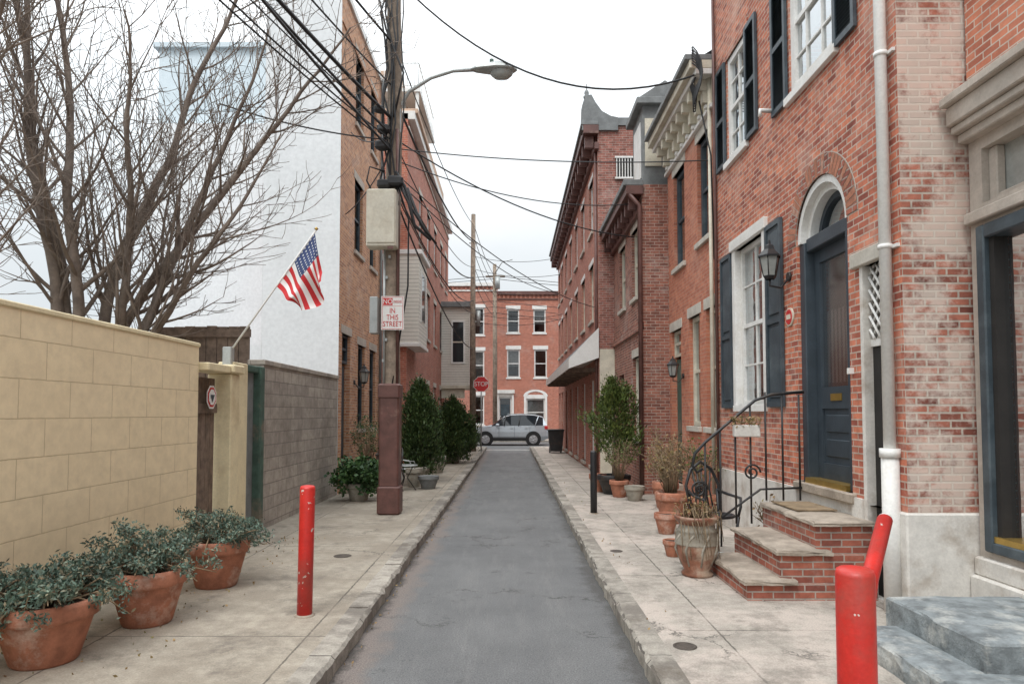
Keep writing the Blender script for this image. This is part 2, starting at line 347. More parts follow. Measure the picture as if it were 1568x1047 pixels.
def shell(g,side,x,y0,y1,h,m,back=9,near=True,mside=None,z0=0):
    s=1 if side=='R' else -1; xb=x+s*back; W=g['walls']; ms=mside or m
    W.poly([(x,y0,z0),(xb,y0,z0),(xb,y0,h),(x,y0,h)],ms) if near else None
    W.poly([(x,y1,z0),(xb,y1,z0),(xb,y1,h),(x,y1,h)],ms)
    W.poly([(xb,y0,z0),(xb,y1,z0),(xb,y1,h),(xb,y0,h)],ms)
    g['roof'].box(x+s*.002,xb-s*.002,y0+.002,y1-.002,h-.05,h-.004,'roof')
# ---------------------------------------------------------------- ground
def single(name,fn,uv=True):
    mb=MB(); fn(mb); return mb.obj(name,uv)
single('ground',lambda b:b.poly([(-400,-400,-.02),(400,-400,-.02),(400,600,-.02),(-400,600,-.02)],'asph2'))
XL,XR=-1.28,.98
single('road',lambda b:b.poly([(XL-.02,-12,0),(XR+.02,-12,0),(XR+.02,36.6,0),(XL-.02,36.6,0)],'asph'))
single('cross_street_road',lambda b:b.poly([(-60,36.6,.001),(60,36.6,.001),(60,45,.001),(-60,45,.001)],'asph2'))
single('sidewalk',lambda b:b.box(-9,XL-.2,-12,36.3,-.015,.12,'walk'))
single('sidewalk',lambda b:b.box(XR+.2,9,-12,36.3,-.015,.12,'walkr'))
single('sidewalk',lambda b:b.box(-60,60,45.15,47.2,-.015,.12,'walkr'))
def curb(b,x0,x1,s):
    y=-12
    while y<36.2:
        L=random.uniform(1.4,2.6); y2=min(y+L,36.45); zt=.126+random.uniform(-.004,.012); c=.018
        n=max(2,int((y2-y)/.12)); jx=random.uniform(-.01,.01); rows=[]
        for i in range(n+1):
            yy=y+.004+(y2-y-.008)*i/n; w=lambda a:random.gauss(0,a)
            xe=(x1 if s<0 else x0)+w(.006)+jx; xi=(x0 if s<0 else x1); ch=.016+abs(w(.012)); sg=-1 if s<0 else 1
            rows.append([(xe+w(.003),yy,-.01),(xe,yy,zt-ch),(xe+sg*ch,yy,zt+w(.002)),((xe+xi)/2,yy,zt+w(.003)),(xi,yy,zt+w(.001)),(xi,yy,.0)])
        for A_,B_ in zip(rows,rows[1:]):
            for k in range(5): b.poly([A_[k],A_[k+1],B_[k+1],B_[k]],'curb')
        b.poly(rows[0],'curb'); b.poly(rows[-1],'curb'); y=y2
single('curb',lambda b:curb(b,XL-.2,XL,-1))
single('curb',lambda b:curb(b,XR,XR+.2,1))
single('curb',lambda b:(b.bbox(-60,XL-.2,36.3,36.5,-.01,.125,'curb'),b.bbox(XR+.2,60,36.3,36.5,-.01,.125,'curb'),b.bbox(-60,60,45,45.15,-.01,.125,'curb')))
single('stop_line_marking',lambda b:b.poly([(XL,35.2,.004),(XR,35.2,.004),(XR,35.5,.004),(XL,35.5,.004)],'white2'))
def mh(name,x,y,r,z=.122):
    mb=MB(); mb.lathe(x,y,z,[(r+.02,0),(r+.02,.003),(r,.004),(r,.001),(r*.92,.002),(0.001,.003)],'iron',28); mb.obj(name)
mh('manhole_cover',1.33,5.3,.07); mh('manhole_cover',-2.3,14.0,.10); mh('manhole_cover',-2.1,8.6,.09); mh('manhole_cover',1.36,8.9,.06)
# ---------------------------------------------------------------- RIGHT: house 1 (arched door)
g=G('brick_house'); fr=Fr('R',3.5); H=11.5; y0,y1=6.06,11.49
ops=[(9.25,10.65,2.02,4.42),(9.95,10.85,5.92,7.6),(7.2,8.4,5.85,7.65),(7.03,8.3,1.08,4.6),(6.33,6.77,.14,3.35),(7.2,8.4,9.2,10.8),(9.95,10.85,9.2,10.8)]
wall(g['walls'],fr,y0,y1,1.0,H,[o for o in ops if o[3]>1.0 and o[2]>1.0]+[(6.33,6.77,1.0,3.35)],'b1')
wall(g['walls'],fr,y0,y1,0,1.0,[(6.33,6.77,.14,1.0)],'white2')
shell(g,'R',3.5,y0,y1,H,'b1',near=False)
W=g['walls']; 
W.poly([(3.5,y0,1.0),(12,y0,1.0),(12,y0,H),(3.5,y0,H)],'b1p'); 
g['plinth'].bbox(3.47,4.2,y0-.03,y0+.3,0,1.02,'white2',.015)
g['plinth'].box(3.47,3.5,6.8,7.0,0,1.05,'white2'); g['plinth'].box(3.465,3.5,8.35,y1,0,1.0,'white2')
a,b,c,d=ops[0]
fr.box(g['window_casing'],a,a+.13,c,d,-.1,.03,'white',.008); fr.box(g['window_casing'],b-.13,b,c,d,-.1,.03,'white',.008); fr.box(g['window_casing'],a-.04,b+.04,d,d+.16,-.1,.06,'white',.008)
window(g,fr,a+.13,b-.13,c,d,'white',2,2,None,'white',cur='sides',fw=.07)
shutter(g,fr,10.68,11.2,1.98,4.42,louv=False); shutter(g,fr,8.68,9.22,1.98,4.42,louv=False)
window(g,fr,*ops[1],'white',2,2,'b1','white',cur='half',fw=.1,dep=-.1); shutter(g,fr,10.88,11.33,5.9,7.6); shutter(g,fr,9.47,9.92,5.9,7.6)
window(g,fr,*ops[2],'white',3,2,'b1','white',cur='half',fw=.12,dep=-.1); shutter(g,fr,8.43,8.9,5.8,7.65); shutter(g,fr,6.72,7.17,5.8,7.65)
for o in ops[5:]: window(g,fr,*o,'white',2,2,'b1','white',cur='half')
uc,rr,zs=7.665,.635,3.95; A=24; W=g['walls']
for i in range(A):
    t0,t1=math.pi*i/A,math.pi*(i+1)/A
    p=[(uc+rr*math.cos(t),zs+rr*math.sin(t)) for t in (t0,t1)]
    W.poly([fr.P(p[0][0],p[0][1]),fr.P(p[0][0],4.6),fr.P(p[1][0],4.6),fr.P(p[1][0],p[1][1])],'b1')
    def ring(mb,ra,rb,da,db,m):
        q=[(uc+r*math.cos(t),zs+r*math.sin(t)) for r,t in ((ra,t0),(rb,t0),(rb,t1),(ra,t1))]
        mb.poly([fr.P(u,z,db) for u,z in q],m)
        mb.poly([fr.P(*q[0],da),fr.P(*q[3],da),fr.P(*q[3],db),fr.P(*q[0],db)],m)
        mb.poly([fr.P(*q[1],da),fr.P(*q[2],da),fr.P(*q[2],db),fr.P(*q[1],db)],m)
    T=g['arch_trim']
    ring(T,.55,.632,-.3,-.02,'white'); ring(T,.47,.55,-.3,-.10,'white'); ring(T,.40,.47,-.3,-.2,'door')
    ring(g['mortar_ring'],.636,.87,0,.004,'stone')
for i in range(30):
    t0,t1=math.pi*(i+.06)/30,math.pi*(i+.94)/30
    q=[(uc+r*math.cos(t),zs+r*math.sin(t)) for r,t in ((.638,t0),(.86,t0),(.86,t1),(.638,t1))]
    g['brick_arch'].poly([fr.P(u,z,.009) for u,z in q],random.choice(['terra','step','step','terra']))
g['window_glass'].poly([fr.P(uc+.42*math.cos(math.pi*i/20),zs+.42*math.sin(math.pi*i/20),-.24) for i in range(21)],'glass')
D=g['front_door']
for a,b in ((7.03,7.17),(8.16,8.3)): fr.box(D,a,b,1.08,3.95,-.3,-.04,'door',.01)
fr.box(D,7.17,8.16,3.83,3.99,-.3,-.06,'door',.01); fr.box(D,7.17,8.16,1.08,1.14,-.3,.0,'brass')
a,b=7.17,8.16
for p,q in ((a,a+.13),(b-.13,b)): fr.box(D,p,q,1.14,3.83,-.22,-.16,'door')
for p,q in ((1.14,1.32),(1.95,2.2),(3.68,3.83)): fr.box(D,a+.13,b-.13,p,q,-.22,-.161,'door')
fr.box(D,a+.13,b-.13,1.32,1.95,-.21,-.185,'door'); fr.box(D,a+.19,b-.19,1.40,1.60,-.21,-.168,'door',.01); fr.box(D,a+.19,b-.19,1.68,1.88,-.21,-.168,'door',.01)
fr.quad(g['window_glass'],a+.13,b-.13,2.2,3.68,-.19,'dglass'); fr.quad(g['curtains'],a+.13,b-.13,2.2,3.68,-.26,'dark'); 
for i in range(8):
    p=a+.2+i*.09; fr.quad(g['curtains'],p,p+.05,2.25,3.1,-.25,'stone')
fr.box(D,7.55,7.8,2.04,2.12,-.17,-.15,'brass'); D.lathe(3.5+.1,7.24,2.3,[(.001,0),(.03,.01),(.03,.05),(.001,.06)],'brass',10)
fr.box(g['trim'],6.95,8.38,.98,1.08,-.3,.06,'slab',.01)
L=g['alley_gate']; a,b=6.33,6.77
fr.box(L,a,a+.06,.14,3.35,-.14,.02,'white2'); fr.box(L,b-.06,b,.14,3.35,-.14,.02,'white2'); fr.box(L,a-.06,b+.12,3.35,3.5,-.14,.06,'lint',.01)
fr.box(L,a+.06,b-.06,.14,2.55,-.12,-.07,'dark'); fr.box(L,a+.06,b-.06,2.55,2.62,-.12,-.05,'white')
for k in range(-6,9):
    z=2.62+k*.13
    for sgn in (1,-1):
        u0,u1=a+.07,b-.07; za,zb=(z,z+.36) if sgn>0 else (z+.36,z)
        def cl(u0,z0,u1,z1):
            t=[0,1]; dz=z1-z0
            for lim,s_ in ((2.62,1),(3.35,-1)):
                f0=(z0-lim)*s_; f1=(z1-lim)*s_
                if f0<0 and f1<0: return None
                if f0<0: t[0]=max(t[0],f0/(f0-f1))
                if f1<0: t[1]=min(t[1],f0/(f0-f1))
            if t[1]-t[0]<.05: return None
            return [(u0+(u1-u0)*x,z0+dz*x) for x in t]
        c_=cl(u0,za,u1,zb)
        if c_: L.tube([fr.P(*c_[0],-.05+.01*sgn),fr.P(*c_[1],-.05+.01*sgn)],.015,'white',4)
fr.box(L,a+.06,a+.1,1.8,2.0,-.07,-.02,'black')
g['downspout'].tube([(3.43,6.2,.12),(3.43,6.2,1.55)],.075,'white',12); g['downspout'].tube([(3.43,6.2,1.5),(3.43,6.2,1.58)],.088,'white',12)
g['downspout'].tube([(3.43,6.2,1.55),(3.43,6.2,H)],.052,'white',12)
for z in (3.4,5.2,7.1): g['downspout'].tube([(3.43,6.2,z),(3.43,6.2,z+.04)],.062,'white',12); fr.box(g['downspout'],6.08,6.3,z,z+.03,0,.03,'white')
g['drain_pipe'].tube([(3.46,11.42,.12),(3.46,11.42,H)],.028,'rust',8)
fr.box(g['electric_boxes'],6.95,7.0,2.3,2.36,0,.05,'white')
fr.box(g['cornice'],y0,y1,H-.5,H+.1,0,.4,'cream')
g['conduit'].tube([(3.47,8.9,5.9),(3.3,8.88,5.9),(3.3,8.88,5.82)],.03,'white',8)
g.done()
pl=G('wall_plaque'); 
pl['disc'].tube([(3.5,8.5,3.1),(3.478,8.5,3.1)],.115,'cream',20); pl['center'].tube([(3.49,8.5,3.1),(3.472,8.5,3.1)],.095,'signr',20); pl['digits'].box(3.468,3.473,8.44,8.56,3.07,3.13,'cream'); pl.done()
def lantern(x,y,z,n,s=1,name='wall_lantern'):
    l=G(name); c=x+n*.22*s
    l['bracket'].tube([(x,y,z-.1*s),(x+n*.03,y,z-.1*s)],.05*s,'black',10)
    l['bracket'].tube([(x,y,z-.1*s),(x+n*.1*s,y,z-.22*s),(c,y,z-.2*s),(c,y,z-.12*s)],.012*s,'black',6)
    l['cage'].lathe(c,y,z,[(.05*s,-.13*s),(.07*s,-.1*s),(.072*s,-.09*s)],'black',6,smooth=False)
    l['glass'].lathe(c,y,z,[(.068*s,-.09*s),(.105*s,.12*s)],'lamp',6,smooth=False)
    for j in range(6):
        t=math.pi*j/3; l['cage'].tube([(c+.07*s*math.cos(t),y+.07*s*math.sin(t),z-.09*s),(c+.108*s*math.cos(t),y+.108*s*math.sin(t),z+.12*s)],.006*s,'black',4)
    l['cap'].lathe(c,y,z,[(.125*s,.11*s),(.125*s,.13*s),(.06*s,.2*s),(.05*s,.24*s),(.02*s,.26*s),(.012*s,.3*s),(.001,.31*s)],'black',6,smooth=False)
    l.done()
lantern(3.5,8.5,3.72,-1,1.15)
# ---------------------------------------------------------------- storefront house at far right (near camera)
g=G('storefront_building'); fr=Fr('R',4.10); ya,yb=-6,6.02
ops=[(4.3,5.9,.72,3.52),(4.3,5.86,3.72,4.2),(1.2,3.9,.6,3.52),(4.4,5.4,5.9,7.5),(2,3,5.9,7.5)]
wall(g['walls'],fr,ya,yb,4.6,10.5,ops[3:],'b0'); wall(g['walls'],fr,ya,yb,0,4.6,ops[:3],'stone')
shell(g,'R',4.10,ya,yb,10.5,'b0',near=True)
for o in (ops[0],ops[2]):
    a,b,c,d=o; F=g['shop_window_frames']
    for p,q in ((a,a+.1),(b-.1,b)): fr.box(F,p,q,c,d,-.15,.05,'blue',.012)
    fr.box(F,a+.1,b-.1,d-.12,d,-.15,.05,'blue',.012); fr.box(F,a+.1,b-.1,c,c+.09,-.15,.05,'blue',.012); fr.box(F,a+.1,b-.1,c+.09,c+.14,-.12,.03,'brass')
    fr.box(F,b-.16,b-.1,c+.14,d-.12,-.12,.0,'dark'); 
    fr.quad(g['window_glass'],a+.1,b-.1,c+.1,d-.1,-.08,'sglass')
    n=20
    for i in range(n):
        p=a+(b-a)*i/n;q=a+(b-a)*(i+1)/n;e0,e1=(-.2,-.25) if i%2 else (-.25,-.2)
        g['curtains'].poly([fr.P(p,c,e0),fr.P(q,c,e1),fr.P(q,d,e1),fr.P(p,d,e0)],'redcur')
a,b,c,d=ops[1]; fr.box(g['transom'],a,b,c,d,-.16,-.14,'lamp'); fr.box(g['transom'],b-.1,b,c,d,-.14,-.06,'stone',.01); fr.box(g['transom'],b-.9,b-.82,c,d,-.14,-.06,'stone',.01); fr.box(g['transom'],a,b-.1,c,c+.06,-.14,-.06,'stone',.01)
for z0,z1,dd in ((4.3,4.38,.10),(4.38,4.45,.16),(4.45,4.62,.20),(4.62,4.70,.26)): fr.box(g['cornice'],ya,yb,z0,z1,-.05,dd,'stone',.01)
fr.box(g['cornice'],ya,yb,3.56,3.66,-.02,.07,'stone',.01)
fr.box(g['plinth'],ya,yb,0,.5,-.02,.1,'white2',.015); fr.box(g['plinth'],ya,yb,.5,.66,-.02,.06,'white2',.015)
window(g,fr,*ops[3],'white',2,2,'lint','lint','half'); window(g,fr,*ops[4],'white',2,2,'lint','lint','half'); g.done()
def rough_slab(mb,x0,x1,y0,y1,z0,z1,m,seed):
    nx,ny=max(3,int((x1-x0)/.12)),max(3,int((y1-y0)/.12)); rs=random.Random(seed)
    top=[[(x0+(x1-x0)*i/nx+(rs.gauss(0,.006) if i in(0,nx) else 0),y0+(y1-y0)*j/ny+(rs.gauss(0,.006) if j in (0,ny) else 0),z1+rs.gauss(0,.0025)-(.014 if i in(0,nx) or j in (0,ny) else 0)) for i in range(nx+1)] for j in range(ny+1)]
    for j in range(ny):
        for i in range(nx): mb.poly([top[j][i],top[j][i+1],top[j+1][i+1],top[j+1][i]],m)
    ring=[top[0][i] for i in range(nx)]+[top[j][nx] for j in range(ny)]+[top[ny][i] for i in range(nx,0,-1)]+[top[j][0] for j in range(ny,0,-1)]
    cx,cy=(x0+x1)/2,(y0+y1)/2
    lay=[ring]+[[(p[0]+(.012 if p[0]>cx else -.012)+rs.gauss(0,.005),p[1]+(.012 if p[1]>cy else -.012)+rs.gauss(0,.005),z) for p in ring] for z in (z1-.03,(z0+z1)/2,z0)]
    for A_,B_ in zip(lay,lay[1:]):
        for k in range(len(ring)): mb.poly([A_[k],A_[(k+1)%len(ring)],B_[(k+1)%len(ring)],B_[k]],m)
g=G('stone_steps'); rough_slab(g['top_slab'],2.98,4.0,4.35,5.45,.12,.47,'gran',1); rough_slab(g['lower_slab'],2.62,4.0,3.4,4.33,.10,.29,'gran',2); rough_slab(g['lower_slab'],2.62,2.96,4.35,5.3,.10,.29,'gran',3); g.done()
# ---------------------------------------------------------------- entrance steps
g=G('brick_entrance_steps')
for x,zt,ye in ((2.22,.33,7.85),(2.55,.60,7.95),(2.92,.87,8.05)):
    yn=6.56+(x-2.22)*.12
    g['brick_base'].box(x+.03,3.5 if x>2.9 else 3.495,yn+.02,ye,.12,zt-.06,'step')
    rough_slab(g['treads'],x+.01,(x+.5 if x<2.9 else 3.49),yn-.01,ye+.01,zt-.06,zt,'slab',int(x*10))
g['door_mat'].box(3.0,3.42,7.2,7.9,.875,.888,'twig'); g.done()
# ---------------------------------------------------------------- house 2
g=G('brick_house'); fr=Fr('R',3.5); y0,y1,H=11.5,15.04,8.0
ops=[(13.6,14.5,4.95,6.95),(11.85,12.65,5.05,6.95),(12.6,13.35,1.65,3.75),(14.0,14.85,.45,3.65),(11.6,12.2,1.65,3.75)]
wall(g['walls'],fr,y0,y1,0,H,ops,'b2'); shell(g,'R',3.5,y0+.003,y1,H,'b2')
for i in (0,1,2,4): window(g,fr,*ops[i],'blue' if i<2 else 'cream',1,1,'lint','lint',cur=('full','half')[i%2] if i<2 else 'sides',fw=.09)
a,b,c,d=ops[3]; fr.box(g['front_door'],a,b,c,d-.6,-.16,-.12,'green'); window(g,fr,a,b,d-.55,d,'cream',1,1,'lint',None)
fr.box(g['trim'],a-.08,b+.08,.12,c,-.1,.35,'slab',.01)
fr.box(g['cornice'],y0,y1,7.15,7.22,-.02,.08,'white',.005); fr.box(g['cornice'],y0,y1,7.22,7.7,-.02,.04,'cream')
fr.box(g['cornice'],y0-.05,y1,7.7,7.8,-.02,.34,'white',.006); fr.box(g['cornice'],y0-.05,y1,7.8,7.95,-.02,.44,'cream',.01); fr.box(g['gutter'],y0-.05,y1,7.95,8.05,-.02,.52,'slate',.01)
y=y0+.15
while y<y1:
    C=g['brackets']; 
    fr.box(C,y,y+.12,7.5,7.7,.04,.3,'cream',.01); fr.box(C,y,y+.12,7.28,7.5,.04,.17,'cream',.01); fr.box(C,y+.02,y+.1,7.2,7.28,.04,.12,'white',.01)
    y+=.43
g['downspout'].tube([(3.44,11.62,.12),(3.44,11.62,7.9)],.035,'cream',8); g['roof'].poly([(3.3,y0,8.05),(6.5,y0,10.0),(6.5,y1,10.0),(3.3,y1,8.05)],'slate'); g.done()
lantern(3.5,13.8,2.75,-1,1.0)
# ---------------------------------------------------------------- house 3
g=G('brick_house'); fr=Fr('R',2.92); y0,y1,H=15.05,19.19,7.0
ops=[(15.6,16.35,4.6,6.2),(17.3,18.2,4.6,6.2),(15.5,16.3,1.3,3.2),(17.6,18.4,.35,2.9)]
wall(g['walls'],fr,y0,y1,0,H,ops,'b3'); shell(g,'R',2.92,y0,y1,H,'b3')
for i in (0,1,2): window(g,fr,*ops[i],'cream',1,1,'lint','lint',cur='full' if i<2 else 'half')
a,b,c,d=ops[3]; fr.box(g['front_door'],a,b,c,d,-.16,-.12,'dark')
fr.box(g['cornice'],y0,y1,3.75,3.92,-.02,.05,'b3'); fr.box(g['cornice'],y0,y1,6.35,6.55,-.02,.1,'rust',.01); fr.box(g['cornice'],y0-.1,y1,6.75,6.95,-.02,.36,'rust',.01); fr.box(g['cornice'],y0-.1,y1,6.95,7.08,-.02,.42,'slate',.01)
y=y0+.1
while y<y1: fr.box(g['brackets'],y,y+.1,6.45,6.75,.1,.28,'rust',.01); y+=.5
g['downspout'].tube([(2.86,15.0,.12),(2.86,15.0,6.5),(2.6,15.0,6.8)],.05,'rust',10)
g['dormer'].box(3.0,4.0,15.3,16.5,7.0,8.9,'slate'); g['dormer'].box(2.98,3.0,15.5,16.3,7.3,8.6,'white'); g['dormer'].box(3.05,3.42,15.27,15.3,7.5,8.6,'cream'); g['dormer'].bbox(2.85,4.1,15.15,16.65,8.9,9.05,'slate'); g['dormer'].poly([(2.9,15.2,9.05),(4.1,15.2,9.05),(3.5,15.2,9.45)],'slate'); g['dormer'].poly([(2.9,15.2,9.05),(3.5,15.2,9.45),(3.5,16.6,9.45),(2.9,16.6,9.05)],'slate'); g['dormer'].poly([(4.1,15.2,9.05),(3.5,15.2,9.45),(3.5,16.6,9.45),(4.1,16.6,9.05)],'slate')
g.done()
# ---------------------------------------------------------------- house 4 (long, tall)
g=G('brick_rowhouse'); fr=Fr('R',2.48); y0,y1,H=19.2,35.6,10.1
ops=[]
for u in (20.4,22.8,25.2,27.6,30.0,32.4,34.2):
    ops+=[(u,u+1.0,4.7,6.4),(u,u+1.0,7.4,9.0),(u,u+1.0,1.0 if int(u*10)%4 else .3,2.9)]
wall(g['walls'],fr,y0,y1,0,H,ops,'b4f'); shell(g,'R',2.48,y0,y1,H,'b4')
for i,o in enumerate(ops): window(g,fr,*o,'white' if i%3 else 'cream',1,1,'white' if i%3<2 else None,'lint',cur=('half',None,'full')[i%3],lh=.16)
fr.box(g['cornice'],y0-.1,y1,9.4,9.6,-.02,.1,'rust',.01); fr.box(g['cornice'],y0-.1,y1,9.85,10.1,-.02,.42,'rust',.01); fr.box(g['cornice'],y0-.1,y1,10.1,10.2,-.02,.48,'slate',.01)
y=y0+.1
while y<y1: fr.box(g['brackets'],y,y+.14,9.5,9.85,.1,.36,'rust',.01); y+=.7
g['side_parapet'].box(3.05,11,y0-.06,y0+.25,10.1,10.32,'slate')
pf=[(2.02,10.2),(2.04,10.7),(2.12,10.95),(2.3,10.98),(2.42,10.75),(2.6,10.5),(2.85,10.36),(3.05,10.32),(3.05,9.95),(2.02,9.95)]
g['side_parapet'].poly([(x,y0-.08,z) for x,z in pf],'slate'); 
for (xa,za),(xb_,zb) in zip(pf,pf[1:]): g['side_parapet'].poly([(xa,y0-.08,za),(xb_,y0-.08,zb),(xb_,y0+.3,zb),(xa,y0+.3,za)],'slate')
g['finial'].lathe(2.18,y0+.1,10.95,[(.09,0),(.1,.05),(.05,.08),(.07,.14),(.06,.2),(.02,.26),(.012,.42),(.001,.44)],'slate',10)
g['lower_render'].box(2.5,3.4,y0-.02,y0,.12,3.7,'cream')
v=g['barred_window']; v.box(3.0,3.5,y0-.03,y0,8.6,9.15,'dark')
for i in range(7): v.box(3.0+i*.08,3.025+i*.08,y0-.06,y0-.03,8.6,9.15,'white')
v.box(2.96,3.55,y0-.07,y0,9.15,9.2,'white'); v.box(2.96,3.55,y0-.07,y0,8.55,8.6,'white')
g['downspout'].tube([(2.44,19.4,.12),(2.44,19.4,9.8)],.045,'rust',8)
C=g['canopy']; a,b=19.12,31.5
p=[(2.47,3.45),(1.62,3.15),(1.62,3.42),(2.47,4.3)]
C.poly([(x,a,z) for x,z in p],'signw'); C.poly([(x,b,z) for x,z in p],'signw')
for (q,r,m) in ((0,1,'stone'),(1,2,'white'),(2,3,'slate')): C.poly([(p[q][0],a,p[q][1]),(p[r][0],a,p[r][1]),(p[r][0],b,p[r][1]),(p[q][0],b,p[q][1])],m)
for i in range(12): C.box(1.66,2.45,a+.5+i,a+.6+i,3.08,3.2,'wood')
g.done()
# ---------------------------------------------------------------- LEFT side
g=G('painted_block_wall'); X=-3.8
g['blocks'].box(X-.22,X,-8,8.29,0,2.70,'yel'); g['coping'].bbox(X-.24,X+.015,-8,8.31,2.70,2.75,'ycap',.01); g.done()
g=G('wooden_gate')
for i in range(5): g['planks'].bbox(X-.12,X-.08,8.32+i*.125,8.435+i*.125,.13,2.35,'wood',.006,.003)
g['rails'].box(X-.08,X-.05,8.3,8.95,.5,.62,'wood'); g['rails'].box(X-.08,X-.05,8.3,8.95,1.9,2.02,'wood')
g['lintel'].bbox(X-.2,X+.12,8.31,8.96,2.42,2.52,'ycap',.012); g.done()
g=G('gate_post'); g['post'].bbox(X-.2,X+.12,8.98,9.26,.1,2.42,'ycap',.015); g['cap'].bbox(X-.24,X+.17,8.96,9.32,2.42,2.54,'ycap',.02)
g['pilaster'].bbox(X-.2,X+.02,9.3,9.8,.1,2.6,'ycap',.012); g.done()
g=G('green_gate'); g['post'].bbox(X-.15,X+.03,10.28,10.46,.1,2.6,'green',.012,.004); g['door'].box(X-.12,X-.08,9.84,10.28,.14,2.5,'slate'); g['head'].bbox(X-.15,X,9.82,10.28,2.5,2.6,'green'); g.done()
g=G('grey_block_wall'); g['blocks'].box(X-.22,X,10.48,14.95,0,2.64,'gry'); g['coping'].bbox(X-.25,X+.03,10.46,14.97,2.64,2.72,'gry',.01); g.done()
g=G('wooden_fence')
for i in range(9): g['planks'].bbox(-5.6+i*.17,-5.44+i*.17,10.6,10.64,.1,3.25+random.uniform(-.02,.02),'wood',.006)
g['top_board'].box(-5.62,-4.05,10.56,10.6,3.08,3.2,'wood'); g.done()
oc=[(math.cos(t*math.pi/4+math.pi/8),math.sin(t*math.pi/4+math.pi/8)) for t in range(8)]
g=G('security_sign'); mb=g['plate']
for r,m,o in ((.15,'signw',0),(.125,'signr',.004),(.10,'signw',.008)): mb.poly([(X+.02+o,8.62+r*c,2.1+r*s*1.05) for c,s in oc],m)
mb.poly([(X+.034,8.56,2.13),(X+.034,8.68,2.13),(X+.034,8.62,2.03)],'blue'); g.done()
# L1
g=G('brick_house'); fr=Fr('L',X); y0,y1,H=15.0,19.66,11.6
ops=[(16.4,17.3,9.0,10.75),(18.2,19.0,9.0,10.75),(16.4,17.3,5.85,7.6),(18.2,19.0,5.85,7.6),(15.3,16.1,.45,3.7),(16.9,17.7,1.5,3.6),(18.3,19.1,1.5,3.6)]
wall(g['walls'],fr,y0,y1,0,H,ops,'l1'); shell(g,'L',X,y0,y1,H,'l1',near=False,back=1.7)
g['stucco_wall'].poly([(X,y0-.003,0),(X,y0-.003,H),(-5.5,y0-.003,H),(-5.5,y0-.003,0)],'stucco')
g['stucco_wall'].poly([(-5.503,y0,0),(-5.503,y1,0),(-5.503,y1,H),(-5.503,y0,H)],'stucco')
g['stucco_wall'].box(-6.3,-5.506,y0+.002,y1-.3,0,3.4,'stucco')
for i,o in enumerate(ops):
    if i!=4: window(g,fr,*o,'blue',1,1,'stone','stone',cur=(None,'half')[i%2])
a,b,c,d=ops[4]; fr.box(g['front_door'],a,b,c,3.0,-.2,-.14,'blue'); window(g,fr,a,b,3.05,d,'blue',1,1,'stone',None); fr.box(g['steps'],a-.1,b+.1,.12,.45,0,.35,'slab',.012)
fr.box(g['cornice'],y0,y1,H-.1,H+.08,-.3,.05,'white',.01); fr.box(g['cornice'],y0,y1,H-.9,H-.8,0,.03,'l1')
g['drain_pipe'].tube([(X+.06,19.5,.1),(X+.06,19.5,H)],.04,'slate',8); g.done()
lantern(X,16.5,2.75,1,1.1)
g=G('iron_fence')
for i in range(16): g['pickets'].tube([(-3.0,15.3+i*.13,.12),(-3.0,15.3+i*.13,1.02)],.009,'black',4)
g['rails'].box(-3.02,-2.98,15.25,17.3,.95,.98,'black'); g['rails'].box(-3.02,-2.98,15.25,17.3,.25,.28,'black'); g.done()
g=G('distant_house'); g['walls'].box(-12,-8.1,22.5,30,0,11.6,'stucco'); g['upper_storey'].box(-11.9,-8.2,22.6,29.9,11.6,14.2,'bluehaze'); g['trim'].box(-12.05,-8.05,22.45,30.1,14.2,14.36,'haze2')
ff=Fr('F',22.6)
for x in (-11.2,-9.7): ff.box(g['window_panes'],x,x+.9,12.1,13.6,0,.03,'haze2')
g.done()
# L2
g=G('brick_rowhouse'); fr=Fr('L',-3.3); y0,y1,H=21.5,35.6,11.5
ops=[]
for u in (24.2,26.6,29.0,31.6,33.8): ops+=[(u,u+.95,1.2,3.0),(u,u+.95,4.8,6.6),(u,u+.95,8.0,9.8)]
wall(g['walls'],fr,y0,y1,0,H,ops,'b4f'); shell(g,'L',-3.3,y0,y1,H,'e1',back=4)
for i,o in enumerate(ops): window(g,fr,*o,'white',1,1,'lint','lint',cur=(None,'half')[i%2])
fr.box(g['cornice'],y0,y1,H-.2,H+.08,-.3,.22,'white',.01); fr.box(g['cornice'],y0,y1,H-.5,H-.42,0,.05,'lint')
g['bay'].box(-3.8,-2.9,21.35,23.4,4.1,6.9,'side'); g['bay'].bbox(-3.82,-2.8,21.3,23.5,6.9,7.05,'white'); g['bay'].bbox(-3.82,-2.85,21.3,23.5,3.98,4.1,'white')
fb=Fr('L',-2.9); fb.box(g['bay'],21.9,22.8,4.9,6.4,0,.02,'carglass'); fb.box(g['bay'],21.8,21.9,4.8,6.5,0,.03,'white'); fb.box(g['bay'],22.8,22.9,4.8,6.5,0,.03,'white')
g['penthouse'].box(-5.5,-3.7,22.3,27,11.5,13.3,'tan'); g['penthouse'].box(-5.5,-3.5,22.2,27.2,12.25,12.4,'white')
g['penthouse'].box(-4.5,-3.5,22.25,22.3,11.6,12.2,'lamp')
g['deck'].bbox(-4.6,-2.95,21.7,26,12.3,12.42,'white',.01); g['deck'].bbox(-4.6,-3.0,21.6,25,11.55,11.7,'tan',.01); g['deck'].box(-3.1,-3.0,21.75,21.85,11.7,12.3,'white')
